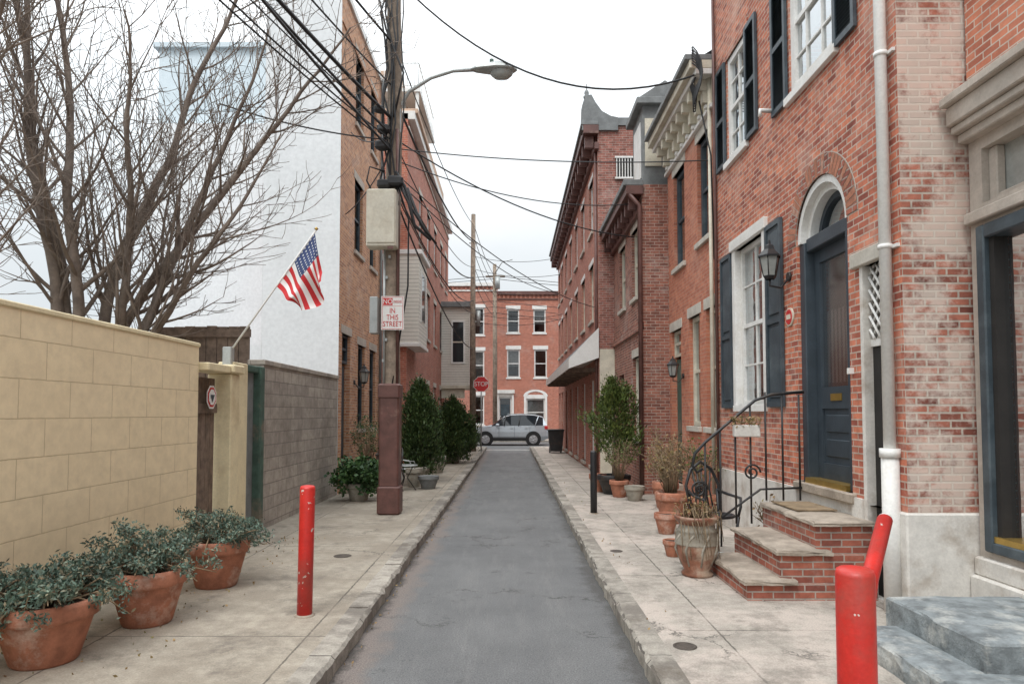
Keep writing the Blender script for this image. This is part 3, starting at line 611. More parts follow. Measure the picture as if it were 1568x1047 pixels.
def railing(mb,pts,z0,h,m,n=10,r=.012):
    for (xa,ya_),(xb_,yb_) in zip(pts,pts[1:]):
        mb.tube([(xa,ya_,z0+h),(xb_,yb_,z0+h)],r*1.6,m,5); mb.tube([(xa,ya_,z0+.1),(xb_,yb_,z0+.1)],r*1.2,m,5)
        for i in range(n+1):
            t=i/n; mb.tube([(xa+(xb_-xa)*t,ya_+(yb_-ya_)*t,z0),(xa+(xb_-xa)*t,ya_+(yb_-ya_)*t,z0+h)],r,m,4)
railing(g['deck_railing'],[(-4.5,21.75),(-3.0,21.75),(-3.0,25.9)],12.42,.85,'white',12)
g['penthouse'].box(-3.75,-3.3,27,33,11.6,12.6,'tan')
g.done()
g=G('brick_house'); fr=Fr('L',-3.95); wall(g['walls'],fr,19.67,21.49,0,8.6,[(20.1,20.9,5,6.6),(20.1,20.9,.5,2.8)],'e1'); shell(g,'L',-3.95,19.67,21.49,8.6,'e1',back=2.6); window(g,fr,20.1,20.9,5,6.6); fr.box(g['front_door'],20.1,20.9,.5,2.8,-.16,-.1,'green')
fr.box(g['cornice'],19.67,21.49,8.4,8.65,-.2,.15,'white'); g.done()
g=G('bay_window_house'); g['bay'].box(-3.3,-1.98,32.2,34.4,3.2,6.9,'side'); g['cornice'].bbox(-3.32,-1.8,32.0,34.6,6.9,7.15,'slate'); g['cornice'].bbox(-3.3,-1.95,32.15,34.5,3.05,3.2,'cream')
ff=Fr('F',32.2)
ff.box(g['windows'],-2.75,-2.25,4.3,6.2,0,.02,'carglass'); ff.box(g['windows'],-2.75,-2.25,5.22,5.28,0,.03,'cream')
for p in ((-2.83,-2.75),(-2.25,-2.17)): ff.box(g['windows'],p[0],p[1],4.22,6.28,0,.04,'white')
for p in ((4.22,4.3),(6.2,6.28)): ff.box(g['windows'],-2.75,-2.25,p[0],p[1],0,.04,'white')
g['windows'].box(-1.99,-1.96,32.8,33.8,4.3,6.2,'carglass'); g['brackets'].box(-3.3,-2.2,32.3,32.4,2.6,3.05,'cream'); g.done()
def endhouse(x0,x1,H,m,ops,door=None):
    g=G('brick_rowhouse'); fr=Fr('F',47.2); wall(g['walls'],fr,x0,x1,0,H,ops,m)
    W=g['walls']
    for x in (x0,x1): W.poly([(x,47.2,0),(x,57,0),(x,57,H),(x,47.2,H)],m)
    W.poly([(x0,57,0),(x1,57,0),(x1,57,H),(x0,57,H)],m); g['roof'].box(x0+.002,x1-.002,47.21,56.99,H-.05,H-.004,'roof')
    for i,o in enumerate(ops): window(g,fr,*o,'white',1,1,'white','white',cur=(None,'half')[i%2],lh=.26,le=.08,fw=.09)
    for z0,z1,d in ((H-.55,H-.45,.06),(H-.2,H+.05,.16)): fr.box(g['cornice'],x0,x1,z0,z1,-.05,d,'rust' if m=='e1' else 'white',.01)
    x=x0+.1
    while x<x1-.1: fr.box(g['brick_corbels'],x,x+.12,H-.45,H-.2,-.02,.08,m); x+=.3
    return g,fr
o1=[(-.28,.58,7.45,9.1),(1.55,2.42,7.45,9.1),(3.4,4.27,7.45,9.1),(-.28,.62,4.35,6.3),(1.6,2.5,4.35,6.3),(3.4,4.3,4.35,6.3),(-.85,.05,.35,3.0),(1.05,2.35,1.0,2.9),(3.5,4.5,.35,3.0)]
g,fr=endhouse(-.95,6.0,10.3,'e1',o1)
fr.box(g['front_door'],-.7,-.1,.35,2.5,-.12,-.08,'blue'); fr.box(g['door_surround'],-1.0,-.86,.12,3.2,-.02,.1,'white'); fr.box(g['door_surround'],.06,.2,.12,3.2,-.02,.1,'white'); fr.box(g['door_surround'],-1.05,.25,3.26,3.5,-.02,.2,'white')
for i in range(12):
    t0,t1=math.pi*i/12,math.pi*(i+1)/12
    g['arch_trim'].poly([fr.P(1.7+r*math.cos(t),3.05+r*.55*math.sin(t),.03) for r,t in ((.6,t0),(.85,t0),(.85,t1),(.6,t1))],'white')
fr.box(g['door_surround'],.9,1.05,.3,3.1,-.02,.06,'white'); fr.box(g['door_surround'],2.35,2.5,.3,3.1,-.02,.06,'white'); g.done()
g,fr=endhouse(-9,-.96,10.9,'b4f',[(-2.7,-1.85,7.3,9.2),(-2.7,-1.85,4.2,6.2),(-2.7,-1.85,1.1,3.1),(-4.8,-3.9,4.2,6.2),(-4.8,-3.9,7.3,9.2),(-7,-6.1,4.2,6.2)]); g.done()
g,fr=endhouse(6.01,14,10.0,'e1',[(7,7.9,4.3,6.2),(9,9.9,4.3,6.2)]); g.done()
g,fr=endhouse(-18,-9.01,10.2,'e1',[(-11,-10,4.3,6.2),(-14,-13,4.3,6.2)]); g.done()
# ---------------------------------------------------------------- poles
g=G('utility_pole'); px,py=-2.15,12.2
n=10; g['pole'].tube([(px+.02*math.sin(i*1.3)+.003*i,py,.1+i*1.15) for i in range(n+1)],[.165-.005*i for i in range(n+1)],'pole',14)
g['metal_guard'].bbox(px-.2,px+.2,py-.2,py+.2,.12,.62,'rust',.03); g['metal_guard'].bbox(px-.175,px+.175,py-.18,py+.18,.6,2.25,'rust',.03); g['metal_guard'].bbox(px-.2,px+.19,py-.2,py+.2,2.15,2.42,'rust',.03)
g['equipment_box'].bbox(px-.38,px+.14,py-.42,py-.12,4.8,5.82,'beige',.02); g['equipment_box'].bbox(px-.36,px+.12,py-.435,py-.42,4.86,5.76,'beige',.01); g['equipment_box'].box(px+.0,px+.1,py-.44,py-.42,4.75,4.8,'rust')
g['meter_box'].bbox(px-.34,px-.2,py-.25,py-.05,3.3,3.95,'gal',.01)
g['riser_conduit'].tube([(px+.13,py-.1,2.3),(px+.13,py-.1,4.9),(px+.1,py-.12,7.0)],.03,'rust',8); g['riser_conduit'].tube([(px-.1,py-.15,2.4),(px-.1,py-.16,4.8)],.022,'gal',8)
C=g['cables']
for i in range(7):
    pts=[]; a0=random.uniform(-.15,.2); 
    for k in range(9):
        z=5.6+k*.5; pts.append((px+a0+random.uniform(-.09,.09),py-.17+random.uniform(-.05,.02),z))
    C.tube(pts,random.uniform(.010,.018),'wire',5)
for zz,xx,s in ((6.0,.1,.14),(6.65,-.14,.12),(6.95,-.12,.11),(7.3,-.2,.09),(5.95,-.1,.12)):
    C.bbox(px+xx-s,px+xx+s,py-.34,py-.16,zz-s*.6,zz+s*.6,'wire',.03,.01)
C.tube([(px+.1,py-.2,6.1),(px+.35,py-.3,5.6),(px+.45,py-.3,5.2),(px+.7,py-.1,5.0),(px+.55,py-.1,5.25),(px+.3,py-.2,5.9)],.03,'wire',6)
C.tube([(px+.1,py-.2,6.2),(px+.28,py-.3,5.9),(px+.4,py-.3,5.5),(px+.62,py-.2,5.15),(px+.8,py,4.95)],.022,'wire',6)
C.tube([(px-.1,py-.2,6.2),(px-.35,py-.3,6.25),(px-.4,py-.3,6.0),(px-.3,py-.3,5.8)],.015,'wire',6)
C.tube([(px+.12,py-.2,6.0),(px+.3,py,5.4),(px+.28,py+.1,4.2),(px+.05,py-.15,2.4)],.016,'wire',5)
C.tube([(px+.05,py-.17,7.2),(px+.22,py-.2,8.0),(px-.1,py-.2,8.8),(px-.35,py-.3,9.9)],.02,'wire',5)
for i in range(7):
    z=2.8+i*.37; g['nails_and_scars'].box(px-.13+.05*(i%3),px-.09+.05*(i%3),py-.172,py-.15,z,z+.05,'gal')
g.done()
g=G('street_lamp')
arm=[(px+.1,py,7.2),(px+.13,py,7.45),(px+.3,py-.05,7.72),(px+.7,py-.1,7.95),(px+1.1,py-.1,8.08),(px+1.5,py-.1,8.1)]
g['arm'].tube(arm,.035,'gal',8); g['arm'].bbox(px+.08,px+.16,py-.08,py+.08,6.95,7.4,'gal',.01)
pr=[(0,.03),(.1,.08),(.25,.11),(.45,.145),(.62,.14),(.76,.10),(.84,.02)]
K=g['head']; st=[]
for (u,w) in pr:
    cx=px+1.42+u; zc=8.1-.01*u; h=w*.95
    st.append([(cx,py-.1+w*1.25*math.cos(a),zc+(h if math.sin(a)>0 else h*.35)*math.sin(a)) for a in [2*math.pi*k/14 for k in range(14)]])
for A_,B_ in zip(st,st[1:]):
    for k in range(14): K.poly([A_[k],A_[(k+1)%14],B_[(k+1)%14],B_[k]],'gal',True)
g['lens'].lathe(px+1.98,py-.1,8.07,[(.15,0),(.14,-.07),(.09,-.13),(.001,-.15)],'lamp',16,sx=1.4,sy=.9)
g['photocell'].tube([(px+1.8,py-.1,8.18),(px+1.8,py-.1,8.29)],.04,'green',10)
g.done()
def text(s,size,loc,mat,rot=(math.pi/2,0,0),sx=1):
    c=bpy.data.curves.new('lettering','FONT'); c.body=s; c.size=size; c.align_x='CENTER'; c.align_y='CENTER'; c.extrude=.001; c.space_line=.9
    c.materials.append(M[mat]); o=bpy.data.objects.new('lettering',c); o.location=loc; o.rotation_euler=rot; o.scale=(sx,1,1); sc.collection.objects.link(o); return o
g=G('no_parking_sign'); sx,sy,sz=px+.06,py-.22,3.66
g['plate'].bbox(sx-.2,sx+.2,sy-.004,sy+.004,sz-.3,sz+.3,'signw',.003); g['border'].box(sx-.185,sx+.185,sy-.006,sy-.0042,sz+.12,sz+.125,'signr')
for a,b,c,d in ((-.185,.185,-.285,-.278),(-.185,.185,.278,.285),(-.185,-.178,-.278,.278),(.178,.185,-.278,.278)): g['border'].box(sx+a,sx+b,sy-.006,sy-.0042,sz+c,sz+d,'signr')
g['border'].box(sx-.17,sx-.0,sy-.007,sy-.0042,sz+.14,sz+.265,'signr')
g.extra+=[text('NO',.12,(sx-.085,sy-.009,sz+.2),'signw',sx=.9),text('PARKING',.07,(sx+.09,sy-.009,sz+.2),'signr',sx=.5),text('IN\nTHIS\nSTREET',.13,(sx,sy-.009,sz-.08),'signr',sx=.8)]
g.done()
g=G('utility_pole'); qx,qy=-1.78,32
g['pole'].tube([(qx,qy,.1),(qx-.02,qy,6),(qx+.0,qy,11.3)],[.16,.13,.10],'pole',12); g['steps'].box(qx-.2,qx+.2,qy-.03,qy+.03,9.9,9.95,'gal')
g['transformer'].tube([(qx+.25,qy-.1,6.0),(qx+.25,qy-.1,6.7)],.1,'gal',10); g.done()
g=G('utility_pole'); g['pole'].tube([(-1.05,45.6,.1),(-1.1,45.6,11.9)],[.17,.12],'pole',12); g['crossarm'].box(-1.7,-.4,45.5,45.6,11.0,11.12,'pole'); g['crossarm'].tube([(-.9,45.4,10.2),(-.9,45.4,11.0)],.17,'gal',10)
g['lamp_arm'].tube([(-1.05,45.5,11.3),(-.6,45.0,11.9),(.1,44.6,12.0)],.03,'gal',6); g.done()
g=G('stop_sign'); cx,cy,cz=-1.36,31.2,3.22
g['post'].tube([(cx-.0,cy+.04,.12),(cx,cy+.04,3.6)],.03,'gal',8)
g['plate'].poly([(cx+.38*c,cy,cz+.38*s) for c,s in oc],'signw'); g['plate'].poly([(cx+.355*c,cy-.004,cz+.355*s) for c,s in oc],'signr'); g['plate'].poly([(cx+.38*c,cy+.006,cz+.38*s) for c,s in oc],'gal')
g.extra.append(text('STOP',.29,(cx,cy-.008,cz),'signw',sx=.9)); g.done()
# ---------------------------------------------------------------- wires
def cat(mb,p0,p1,sag,r=.011,n=18,m='wire'):
    p0,p1=Vector(p0),Vector(p1); mb.tube([tuple(p0.lerp(p1,i/n)-Vector((0,0,sag*4*(i/n)*(1-i/n)))) for i in range(n+1)],r,m,5,False)
g=G('overhead_wires'); Wm=g['service_drops']
cat(Wm,(px,py,9.9),(3.3,11.5,7.75),1.0,.018); cat(Wm,(px,py,6.7),(3.4,11.6,6.25),.12,.011); cat(Wm,(px,py,6.5),(2.7,15.2,6.6),.3,.011)
cat(Wm,(px,py,6.9),(2.8,15.4,5.9),.35,.014); cat(Wm,(px,py,6.2),(1.9,26,6.5),.5,.011); cat(Wm,(px,py,6.3),(2.5,20,5.0),.4,.011)
cat(Wm,(px,py,7.0),(-3.6,15.1,8.2),.2,.012); cat(Wm,(px,py,6.7),(-3.75,15.3,6.4),.15,.012)
cat(Wm,(px,py,6.85),(-5.0,11.5,7.2),.1,.014)
Wa=g['street_lines']
for z0,z1,s in ((8.6,10.8,.4),(7.6,10.0,.5),(6.8,8.8,.6),(6.3,8.3,.6),(6.0,7.2,.7),(5.9,6.6,.5),(5.8,4.9,.6)): cat(Wa,(px+.05,py,z0),(qx,qy,z1),s,random.choice([.012,.018,.024]))
for (z0,ex,ez,s,r) in ((9.6,-6.5,10.6,.6,.013),(8.6,-6.4,10.0,.6,.022),(7.8,-6.3,9.6,.7,.015),(7.2,-6.2,9.4,.7,.032),(6.9,-6.1,9.1,.6,.022),(6.8,-6.8,9.3,.9,.013),(6.7,-7.4,9.4,.8,.013),(6.6,-5.5,8.7,.4,.022),(6.95,-8,9.8,.5,.011)): cat(Wa,(px,py-.1,z0),(ex,-5,ez),s,r)
for z in (10.9,10.3,9.6,8.9,8.2): cat(Wa,(qx,qy,z),(-1.1,45.6,z+.2),.3,.015)
for z in (11.1,10.9,9.4,9.0,8.6): cat(Wa,(-30,45.5,z),(-1.1,45.5,z),.7,.02); cat(Wa,(-1.1,45.5,z),(30,45.5,z-.2),.9,.02)
for z in (9.3,8.7,7.9,6.6,6.2): cat(Wa,(qx,qy,z),(2.4,random.uniform(27,35),z-random.uniform(-.4,.5)),.25,.012)
g.done()
g=G('cable_coil')
for i in range(7):
    r=.22+.035*i; g['loops'].tube([(3.15+.06*math.sin(k),11.45+r*.6*math.cos(k*math.pi/8),7.6+r*1.3*math.sin(k*math.pi/8)) for k in range(17)],.012,'wire',5,False)
g['loops'].tube([(3.2,11.4,7.2),(3.42,11.5,6.3),(3.44,11.45,4.5)],.015,'wire',5); g.done()
# ---------------------------------------------------------------- bollards
def bollard(name,x,y,h,r,m,z0=.12,tilt=0):
    g=G(name); b=g['post']; b.tube([(x,y,z0),(x+tilt*h*.5,y,z0+h*.5),(x+tilt*h,y,z0+h-.02),(x+tilt*h,y,z0+h)],[r,r,r,r*.93],m,28); b.lathe(x+tilt*h,y,z0+h-.002,[(r*.93,0),(r*.8,.008),(r*.4,.013),(.001,.014)],m,24)
    g['collar'].lathe(x,y,z0,[(r+.025,0),(r+.025,.006),(r,.015)],'slab',20); g.done()
bollard('red_bollard',-1.82,6.1,1.13,.066,'red',tilt=.012)
bollard('red_bollard',1.41,2.83,1.14,.075,'red')
bollard('black_bollard',1.47,12.2,1.1,.06,'black')
g=G('leaning_red_post'); g['pipe'].tube([(1.45,2.95,.55),(1.55,3.1,.80),(1.87,3.6,1.04),(2.2,4.05,1.27)],.043,'red',16); g['cap'].tube([(2.2,4.05,1.27),(2.21,4.065,1.276)],.038,'signw',16); g.done()
# ---------------------------------------------------------------- pots and plants
POT=[(0.001,0),(.62,0),(.66,.04),(.92,.68),(.93,.72),(1.02,.73),(1.04,.78),(1.04,.93),(1.0,1.0),(.9,1.0),(.88,.9)]
def pot(g,x,y,r,h,m,z=.12,soil=True):
    g['pot'].lathe(x,y,z,[(a*r,b*h) for a,b in POT],m,32)
    if soil: g['soil'].lathe(x,y,z,[(.9*r,.9*h),(.5*r,.93*h),(.001,.94*h)],'soil',20)
def clumps(cx,cy,cz,rx,ry,rz,nc,per,sp,lo=-.3):
    P=[]
    for _ in range(nc):
        d=rng.normal(size=3); d/=np.linalg.norm(d); d[2]=abs(d[2]) if random.random()<.7 else d[2]*.6
        if d[2]<lo: d[2]=lo
        c=np.array([cx,cy,cz])+d*np.array([rx,ry,rz])*random.uniform(.45,1.08)
        P.append(c+rng.normal(size=(per,3))*sp)
    return np.concatenate(P)
def bushy(x,y,r,h,seed,fr_=.62):
    g=G('potted_shrub'); pot(g,x,y,r,h,'terra'); ctr=Vector((x,y,.12+h*.92)); P=[]
    for _ in range(50):
        a=random.uniform(0,6.28); L=random.uniform(.35,1.2)*fr_; rise=random.uniform(.05,.34)*(1.2-L/fr_*.6); droop=random.uniform(-.2,.08)
        q0=ctr+Vector((math.cos(a),math.sin(a),0))*r*.3; q1=ctr+Vector((math.cos(a)*L*.6,math.sin(a)*L*.6,rise)); q2=ctr+Vector((math.cos(a)*L,math.sin(a)*L,rise+droop))
        g['stems'].tube([q0,q1,q2],[.011,.008,.004],'twig',5)
        for k in range(6):
            t=random.uniform(.1,1); c=q1.lerp(q2,t)+Vector((random.gauss(0,.05),random.gauss(0,.05),random.uniform(0,.06)))
            P.append(np.array(c)+rng.normal(size=(20,3))*.024)
    g['foliage'].leaves(np.concatenate(P),.038,'blgr',.42); g.done()
bushy(-3.36,5.0,.33,.44,1,.50); bushy(-3.1,5.9,.30,.46,2,.46); bushy(-3.05,7.15,.31,.48,3,.46)
mb=MB(); P=np.stack([rng.uniform(-3.78,-2.6,260),rng.uniform(3.5,10,260),np.full(260,.128)],1); P2=np.stack([rng.normal(1.3,.12,60),rng.uniform(3,20,60),np.full(60,.135)],1)
P3=np.stack([XL+np.abs(rng.normal(.03,.06,260)),rng.uniform(3,30,260),np.full(260,.01)],1)
mb.leaves(np.concatenate([P,P2,P3]),.028,'dry',.6); mb.obj('leaf_litter')
g=G('ivy_planter'); pot(g,-3.1,14.0,.26,.36,'cont'); P=clumps(-3.1,14,.55,.5,.45,.42,110,40,.06,-.9); P=P[P[:,2]>.14]; g['ivy'].leaves(P,.075,'ivy',.8); g.done()
def conifer(x,y,h,r,m,z=.5,base='cont',n=9000,pr=.28,lop=.15,sp=1,ls=.075):
    g=G('potted_conifer'); pot(g,x,y,pr,.42,base); g['trunk'].tube([(x,y,.3),(x+.02,y,z+h*.8)],[.05,.015],'bark',8)
    P=[];D=[]; ph=random.uniform(0,6)
    for _ in range(n//45):
        t=random.random()**.8; a=random.uniform(0,6.28); prof=(math.sin(math.pi*min(1,(t*.86+.14)))**.6)*(1-.3*t)
        rr_=r*prof*random.uniform(.3,1.15)*(1+lop*math.sin(a*3+t*9+ph)); c=np.array([x+rr_*math.cos(a),y+rr_*math.sin(a),z+t*h*random.uniform(.94,1.06)])
        P.append(c+rng.normal(size=(45,3))*np.array([.055,.055,.085])*min(1.3,max(.7,r/.5))*sp); D.append(np.tile([math.cos(a)*.5,math.sin(a)*.5,1.],(45,1)))
    g['foliage'].leaves(np.concatenate(P),ls,m,.38,np.concatenate(D)); g.done()
conifer(-2.35,17.6,2.1,.60,'conifd',.45,n=20000,ls=.085); conifer(-2.1,24.5,1.85,.95,'conifd',.35,n=26000,pr=.35,ls=.1)
conifer(2.28,15.2,1.45,.60,'conif',1.1,'black',8500,.36,.35,.85)
def twiggy(name,x,y,r,h,potm,ph,pr_,leaf='dry',nst=26,nl=500,z0=.12):
    g=G(name); pot(g,x,y,pr_,ph,potm,z0)
    pts=[]
    for _ in range(nst):
        a=random.uniform(0,6.28); L=random.uniform(.3,1)*r; zz=random.uniform(.5,1)*h; b=z0+ph*.9
        q=[(x+.3*pr_*math.cos(a),y+.3*pr_*math.sin(a),b),(x+L*.45*math.cos(a+.2),y+L*.45*math.sin(a+.2),b+zz*.5),(x+L*math.cos(a),y+L*math.sin(a),b+zz)]
        g['stems'].tube(q,[.011,.008,.004],'twig',4)
        for _ in range(5):
            t=random.uniform(.3,1); c=Vector(q[1]).lerp(Vector(q[2]),t); e=c+Vector((random.uniform(-.16,.16),random.uniform(-.16,.16),random.uniform(.02,.2))); g['stems'].tube([c,e],[.006,.003],'twig',4); pts+=[e,c.lerp(e,.6)]
    P=np.array([tuple(p) for p in pts])[rng.integers(0,len(pts),nl)]+rng.normal(size=(nl,3))*.035
    g['leaves'].leaves(P,.05,leaf,.5); g.done()
twiggy('potted_shrub',2.3,14.6,.4,.9,'terra',.36,.2,'conif',24,700)
twiggy('potted_shrub',2.9,12.9,.45,1.0,'terra',.5,.24,'dry',26,250)
twiggy('potted_shrub',2.62,11.2,.42,.75,'terra',.5,.26,'dry',34,500)
twiggy('potted_shrub',3.1,11.2,.4,.9,'terra',.45,.25,'conif',24,400)
def plainpot(name,x,y,r,h,m,z=.12): g=G(name); pot(g,x,y,r,h,m,z); g['rim'].lathe(x,y,z,[(r*1.04,h*.96),(r*1.06,h*.98),(r*1.03,h*1.0)],m,24); g.done()
plainpot('flower_pot',1.98,15.6,.2,.4,'terra'); plainpot('flower_pot',2.52,14.0,.2,.3,'cont'); plainpot('flower_pot',-2.35,16.6,.2,.45,'cont'); plainpot('flower_pot',-1.95,16.2,.24,.3,'slate'); plainpot('flower_pot',-2.2,20.5,.25,.5,'cont'); plainpot('flower_pot',-2.6,18.9,.22,.7,'slate')
plainpot('flower_pot',2.30,10.2,.17,.3,'terra'); plainpot('flower_pot',2.42,7.98,.09,.16,'gal'); plainpot('flower_pot',2.02,8.6,.12,.2,'terra'); twiggy('potted_shrub',3.32,8.75,.2,.3,'terra',.3,.14,'dry',10,80)
twiggy('potted_shrub',-3.35,16.0,.5,1.3,'cont',.4,.25,'ivy',26,900)
g=G('urn_planter'); ux,uy=2.05,7.6
g['urn'].lathe(ux,uy,.12,[(a*1.08,b*1.05) for a,b in [(.001,0),(.15,0),(.16,.03),(.13,.06),(.2,.22),(.215,.35),(.19,.47),(.165,.53),(.2,.56),(.225,.6),(.22,.62),(.18,.62),(.17,.56)]],'terrad',28)
g['relief'].lathe(ux,uy,.12,[(a*1.08,b*1.05) for a,b in [(.218,.33),(.221,.35),(.197,.46),(.205,.47),(.18,.5),(.172,.53),(.168,.54)]],'cont',28); g['soil'].lathe(ux,uy,.12,[(.19,.61),(.001,.62)],'soil',16)
for j in range(8):
    t=j*math.pi/4; g['relief'].tube([(ux+.16*math.cos(t),uy+.16*math.sin(t),.24),(ux+.236*math.cos(t),uy+.236*math.sin(t),.42),(ux+.226*math.cos(t+.2),uy+.226*math.sin(t+.2),.53),(ux+.216*math.cos(t+.4),uy+.216*math.sin(t+.4),.58)],.014,'cont',5)
for i in range(70):
    a=random.uniform(0,6.28); r0=random.uniform(.05,.18); L=random.uniform(.10,.27); g['dry_vines'].tube([(ux+r0*math.cos(a),uy+r0*math.sin(a),.72),(ux+(L)*math.cos(a+.3),uy+L*math.sin(a+.3),.78+random.uniform(-.05,.14)),(ux+(L+.02)*math.cos(a+.5),uy+(L+.02)*math.sin(a+.5),.58+random.uniform(-.3,.25))],[.006,.005,.003],'twig',4)
P=clumps(ux,uy,.82,.22,.2,.16,18,12,.05); g['leaves'].leaves(P,.04,'dry',.5); g.done()
g=G('iron_stair_railing'); I=g['rail']
yr=8.12
I.tube([(3.48,yr,2.15),(3.1,yr,2.12),(2.9,yr,2.05),(2.3,yr,1.55),(2.18,yr,1.42),(2.15,yr,1.28),(2.2,yr,1.2),(2.27,yr,1.24)],.018,'black',8)
I.tube([(3.48,yr,1.02),(2.95,yr,1.0),(2.25,yr,.5)],.014,'black',6)
B=g['balusters']
for x in (3.42,3.22,3.02,2.84,2.66,2.48,2.3):
    zt=2.12 if x>3.05 else 2.05-(2.9-x)*.83; zb=.87 if x>2.92 else (.6 if x>2.55 else .33)
    if x<=3.0: zt=min(zt,2.08)
    B.tube([(x,yr,zb-.2 if x==2.3 else zb),(x,yr,zt)],.012,'black',6)
S=g['scrolls']
for c,r in (((2.22,1.0),.1),((2.85,1.2),.1)):
    S.tube([(c[0]+r*(1-i/34)*math.cos(i*.42),yr-.01,c[1]+r*(1-i/34)*math.sin(i*.42)) for i in range(28)],.012,'black',6)
g.done()
def chair(cx,cy,rot=0,s=1.0,sh=.5,bh=1.15,m='black',k=1):
    g=G('iron_garden_chair'); ca,sa=math.cos(rot),math.sin(rot)
    T=lambda x,y,z:(cx+(x*ca-y*sa)*s,cy+(x*sa+y*ca)*s,.12+(z)*s)
    for dx in (-1,1):
        g['legs'].tube([T(.24*dx,-.24,0),T(.17*dx,-.17,.25),T(.2*dx,-.2,sh)],.016*s*k,m,6); g['legs'].tube([T(.24*dx,.28,0),T(.17*dx,.18,.25),T(.2*dx,.2,sh),T(.22*dx,.25,.8)],.016*s*k,m,6)
        g['arms'].tube([T(.22*dx,.24,.78),T(.27*dx,.05,.74),T(.27*dx,-.15,.72),T(.23*dx,-.2,.62),T(.2*dx,-.19,sh)],.015*s*k,m,6)
    n=16; ring=[T(.23*math.cos(2*math.pi*i/n),.22*math.sin(2*math.pi*i/n),sh) for i in range(n+1)]; g['seat'].tube(ring,.016*s*k,m,6)
    for i in range(-3,4):
        h=math.sqrt(max(0,1-(i/3.6)**2))*.22; g['seat'].tube([T(i*.062,-h,sh),T(i*.062,h,sh)],.012*s*k,m,5)
    g['back'].tube([T(-.2,.2,sh),T(-.25,.26,.85),T(-.16,.29,1.05),T(0,.3,bh),T(.16,.29,1.05),T(.25,.26,.85),T(.2,.2,sh)],.017*s*k,m,6)
    for i in range(5): g['back'].tube([T(-.14+.07*i,.21,sh),T(-.1+.05*i,.25,.8),T(-.14+.07*i,.285,1.04)],.010*s*k,m,5)
    g['back'].tube([T(.08*math.cos(q*.5)*(1-q/30),.262,.82+.08*math.sin(q*.5)*(1-q/30)) for q in range(24)],.010*s*k,m,5)
    g.done()
chair(2.56,8.62,.35,1.0,k=1.25); chair(-2.55,16.7,2.0,.85,m='gal'); chair(-2.75,15.7,-1.2,.85)
g=G('garden_table'); g['top'].lathe(-2.45,15.9,.68,[(.001,0),(.28,0),(.29,.01),(.28,.02),(.001,.02)],'gal',20)
for j in range(3): t=j*2.09; g['legs'].tube([(-2.45+.25*math.cos(t),15.9+.25*math.sin(t),.12),(-2.45+.05*math.cos(t),15.9+.05*math.sin(t),.4),(-2.45+.18*math.cos(t),15.9+.18*math.sin(t),.68)],.012,'black',6)
g.done()
g=G('flower_box')
g['box'].bbox(2.62,2.92,8.0,8.1,1.62,1.76,'white2',.01); g['soil'].poly([(2.64,8.02,1.762),(2.9,8.02,1.762),(2.9,8.08,1.762),(2.64,8.08,1.762)],'soil'); P=np.stack([rng.uniform(2.6,2.94,160),rng.uniform(7.98,8.12,160),rng.uniform(1.74,1.86,160)],1); g['plants'].leaves(P,.05,'dry',.4); g.done()
g=G('trash_can'); tx,ty=2.0,30.6; K=g['body']
def frus(mb,cx,cy,z0,z1,a0,b0,a1,b1,m):
    p=[(cx+sx_*a0,cy+sy_*b0,z0) for sx_,sy_ in ((-1,-1),(1,-1),(1,1),(-1,1))]; q=[(cx+sx_*a1,cy+sy_*b1,z1) for sx_,sy_ in ((-1,-1),(1,-1),(1,1),(-1,1))]
    for i in range(4): mb.poly([p[i],p[(i+1)%4],q[(i+1)%4],q[i]],m)
    mb.poly(q,m); mb.poly(p[::-1],m)
frus(K,tx,ty,.2,1.1,.26,.28,.34,.36,'black'); g['lid'].bbox(tx-.37,tx+.37,ty-.4,ty+.4,1.1,1.18,'black',.03)
for s_ in (-.25,.25): g['wheels'].tube([(tx+s_-.03,ty+.28,.24),(tx+s_+.03,ty+.28,.24)],.12,'tyre',14)
g.done()
# ---------------------------------------------------------------- flag
def flagmat():
    m,t,b=nt('flag_cloth'); v=coord(t,'UV'); s=N(t,'ShaderNodeSeparateXYZ'); t.links.new(v,s.inputs[0])
    def mth(op,a,b_=None):
        n=N(t,'ShaderNodeMath',operation=op)
        for i,x in enumerate((a,b_)):
            if x is None: continue
            if hasattr(x,'is_output'): t.links.new(x,n.inputs[i])
            else: n.inputs[i].default_value=x
        return n.outputs[0]
    st=mth('LESS_THAN',mth('MODULO',mth('MULTIPLY',s.outputs[1],13),2),1)
    col=mixc(t,st,(.78,.76,.74),(.54,.03,.035))
    un=mth('MULTIPLY',mth('LESS_THAN',s.outputs[0],.42),mth('GREATER_THAN',s.outputs[1],6/13))
    fx=mth('SUBTRACT',mth('FRACT',mth('MULTIPLY',s.outputs[0],16.6)),.5); fy=mth('SUBTRACT',mth('FRACT',mth('MULTIPLY',s.outputs[1],13)),.5)
    star=mth('LESS_THAN',mth('ADD',mth('MULTIPLY',fx,fx),mth('MULTIPLY',fy,fy)),.035)
    col=mixc(t,un,col,mixc(t,star,(.04,.06,.15),(.7,.7,.7)))
    t.links.new(col,b.inputs['Base Color']); b.inputs['Roughness'].default_value=.85; return m
M['flag']=flagmat()
g=G('flag'); yb_=9.3
P0=Vector((-3.85,yb_,2.72)); P1=Vector((-2.68,yb_,4.42)); g['flagpole'].tube([P0,P1],.014,'white',8); g['finial'].lathe(P1.x,P1.y,P1.z-.02,[(.001,0),(.03,.03),(.001,.06)],'brass',10)
g['bracket'].bbox(-3.92,-3.8,9.24,9.36,2.5,2.8,'gal',.01)
me=bpy.data.meshes.new('cloth'); nu,nv=40,24; A=P1+(P0-P1)*.02; Bq=P1+(P0-P1)*.46
fv=[];
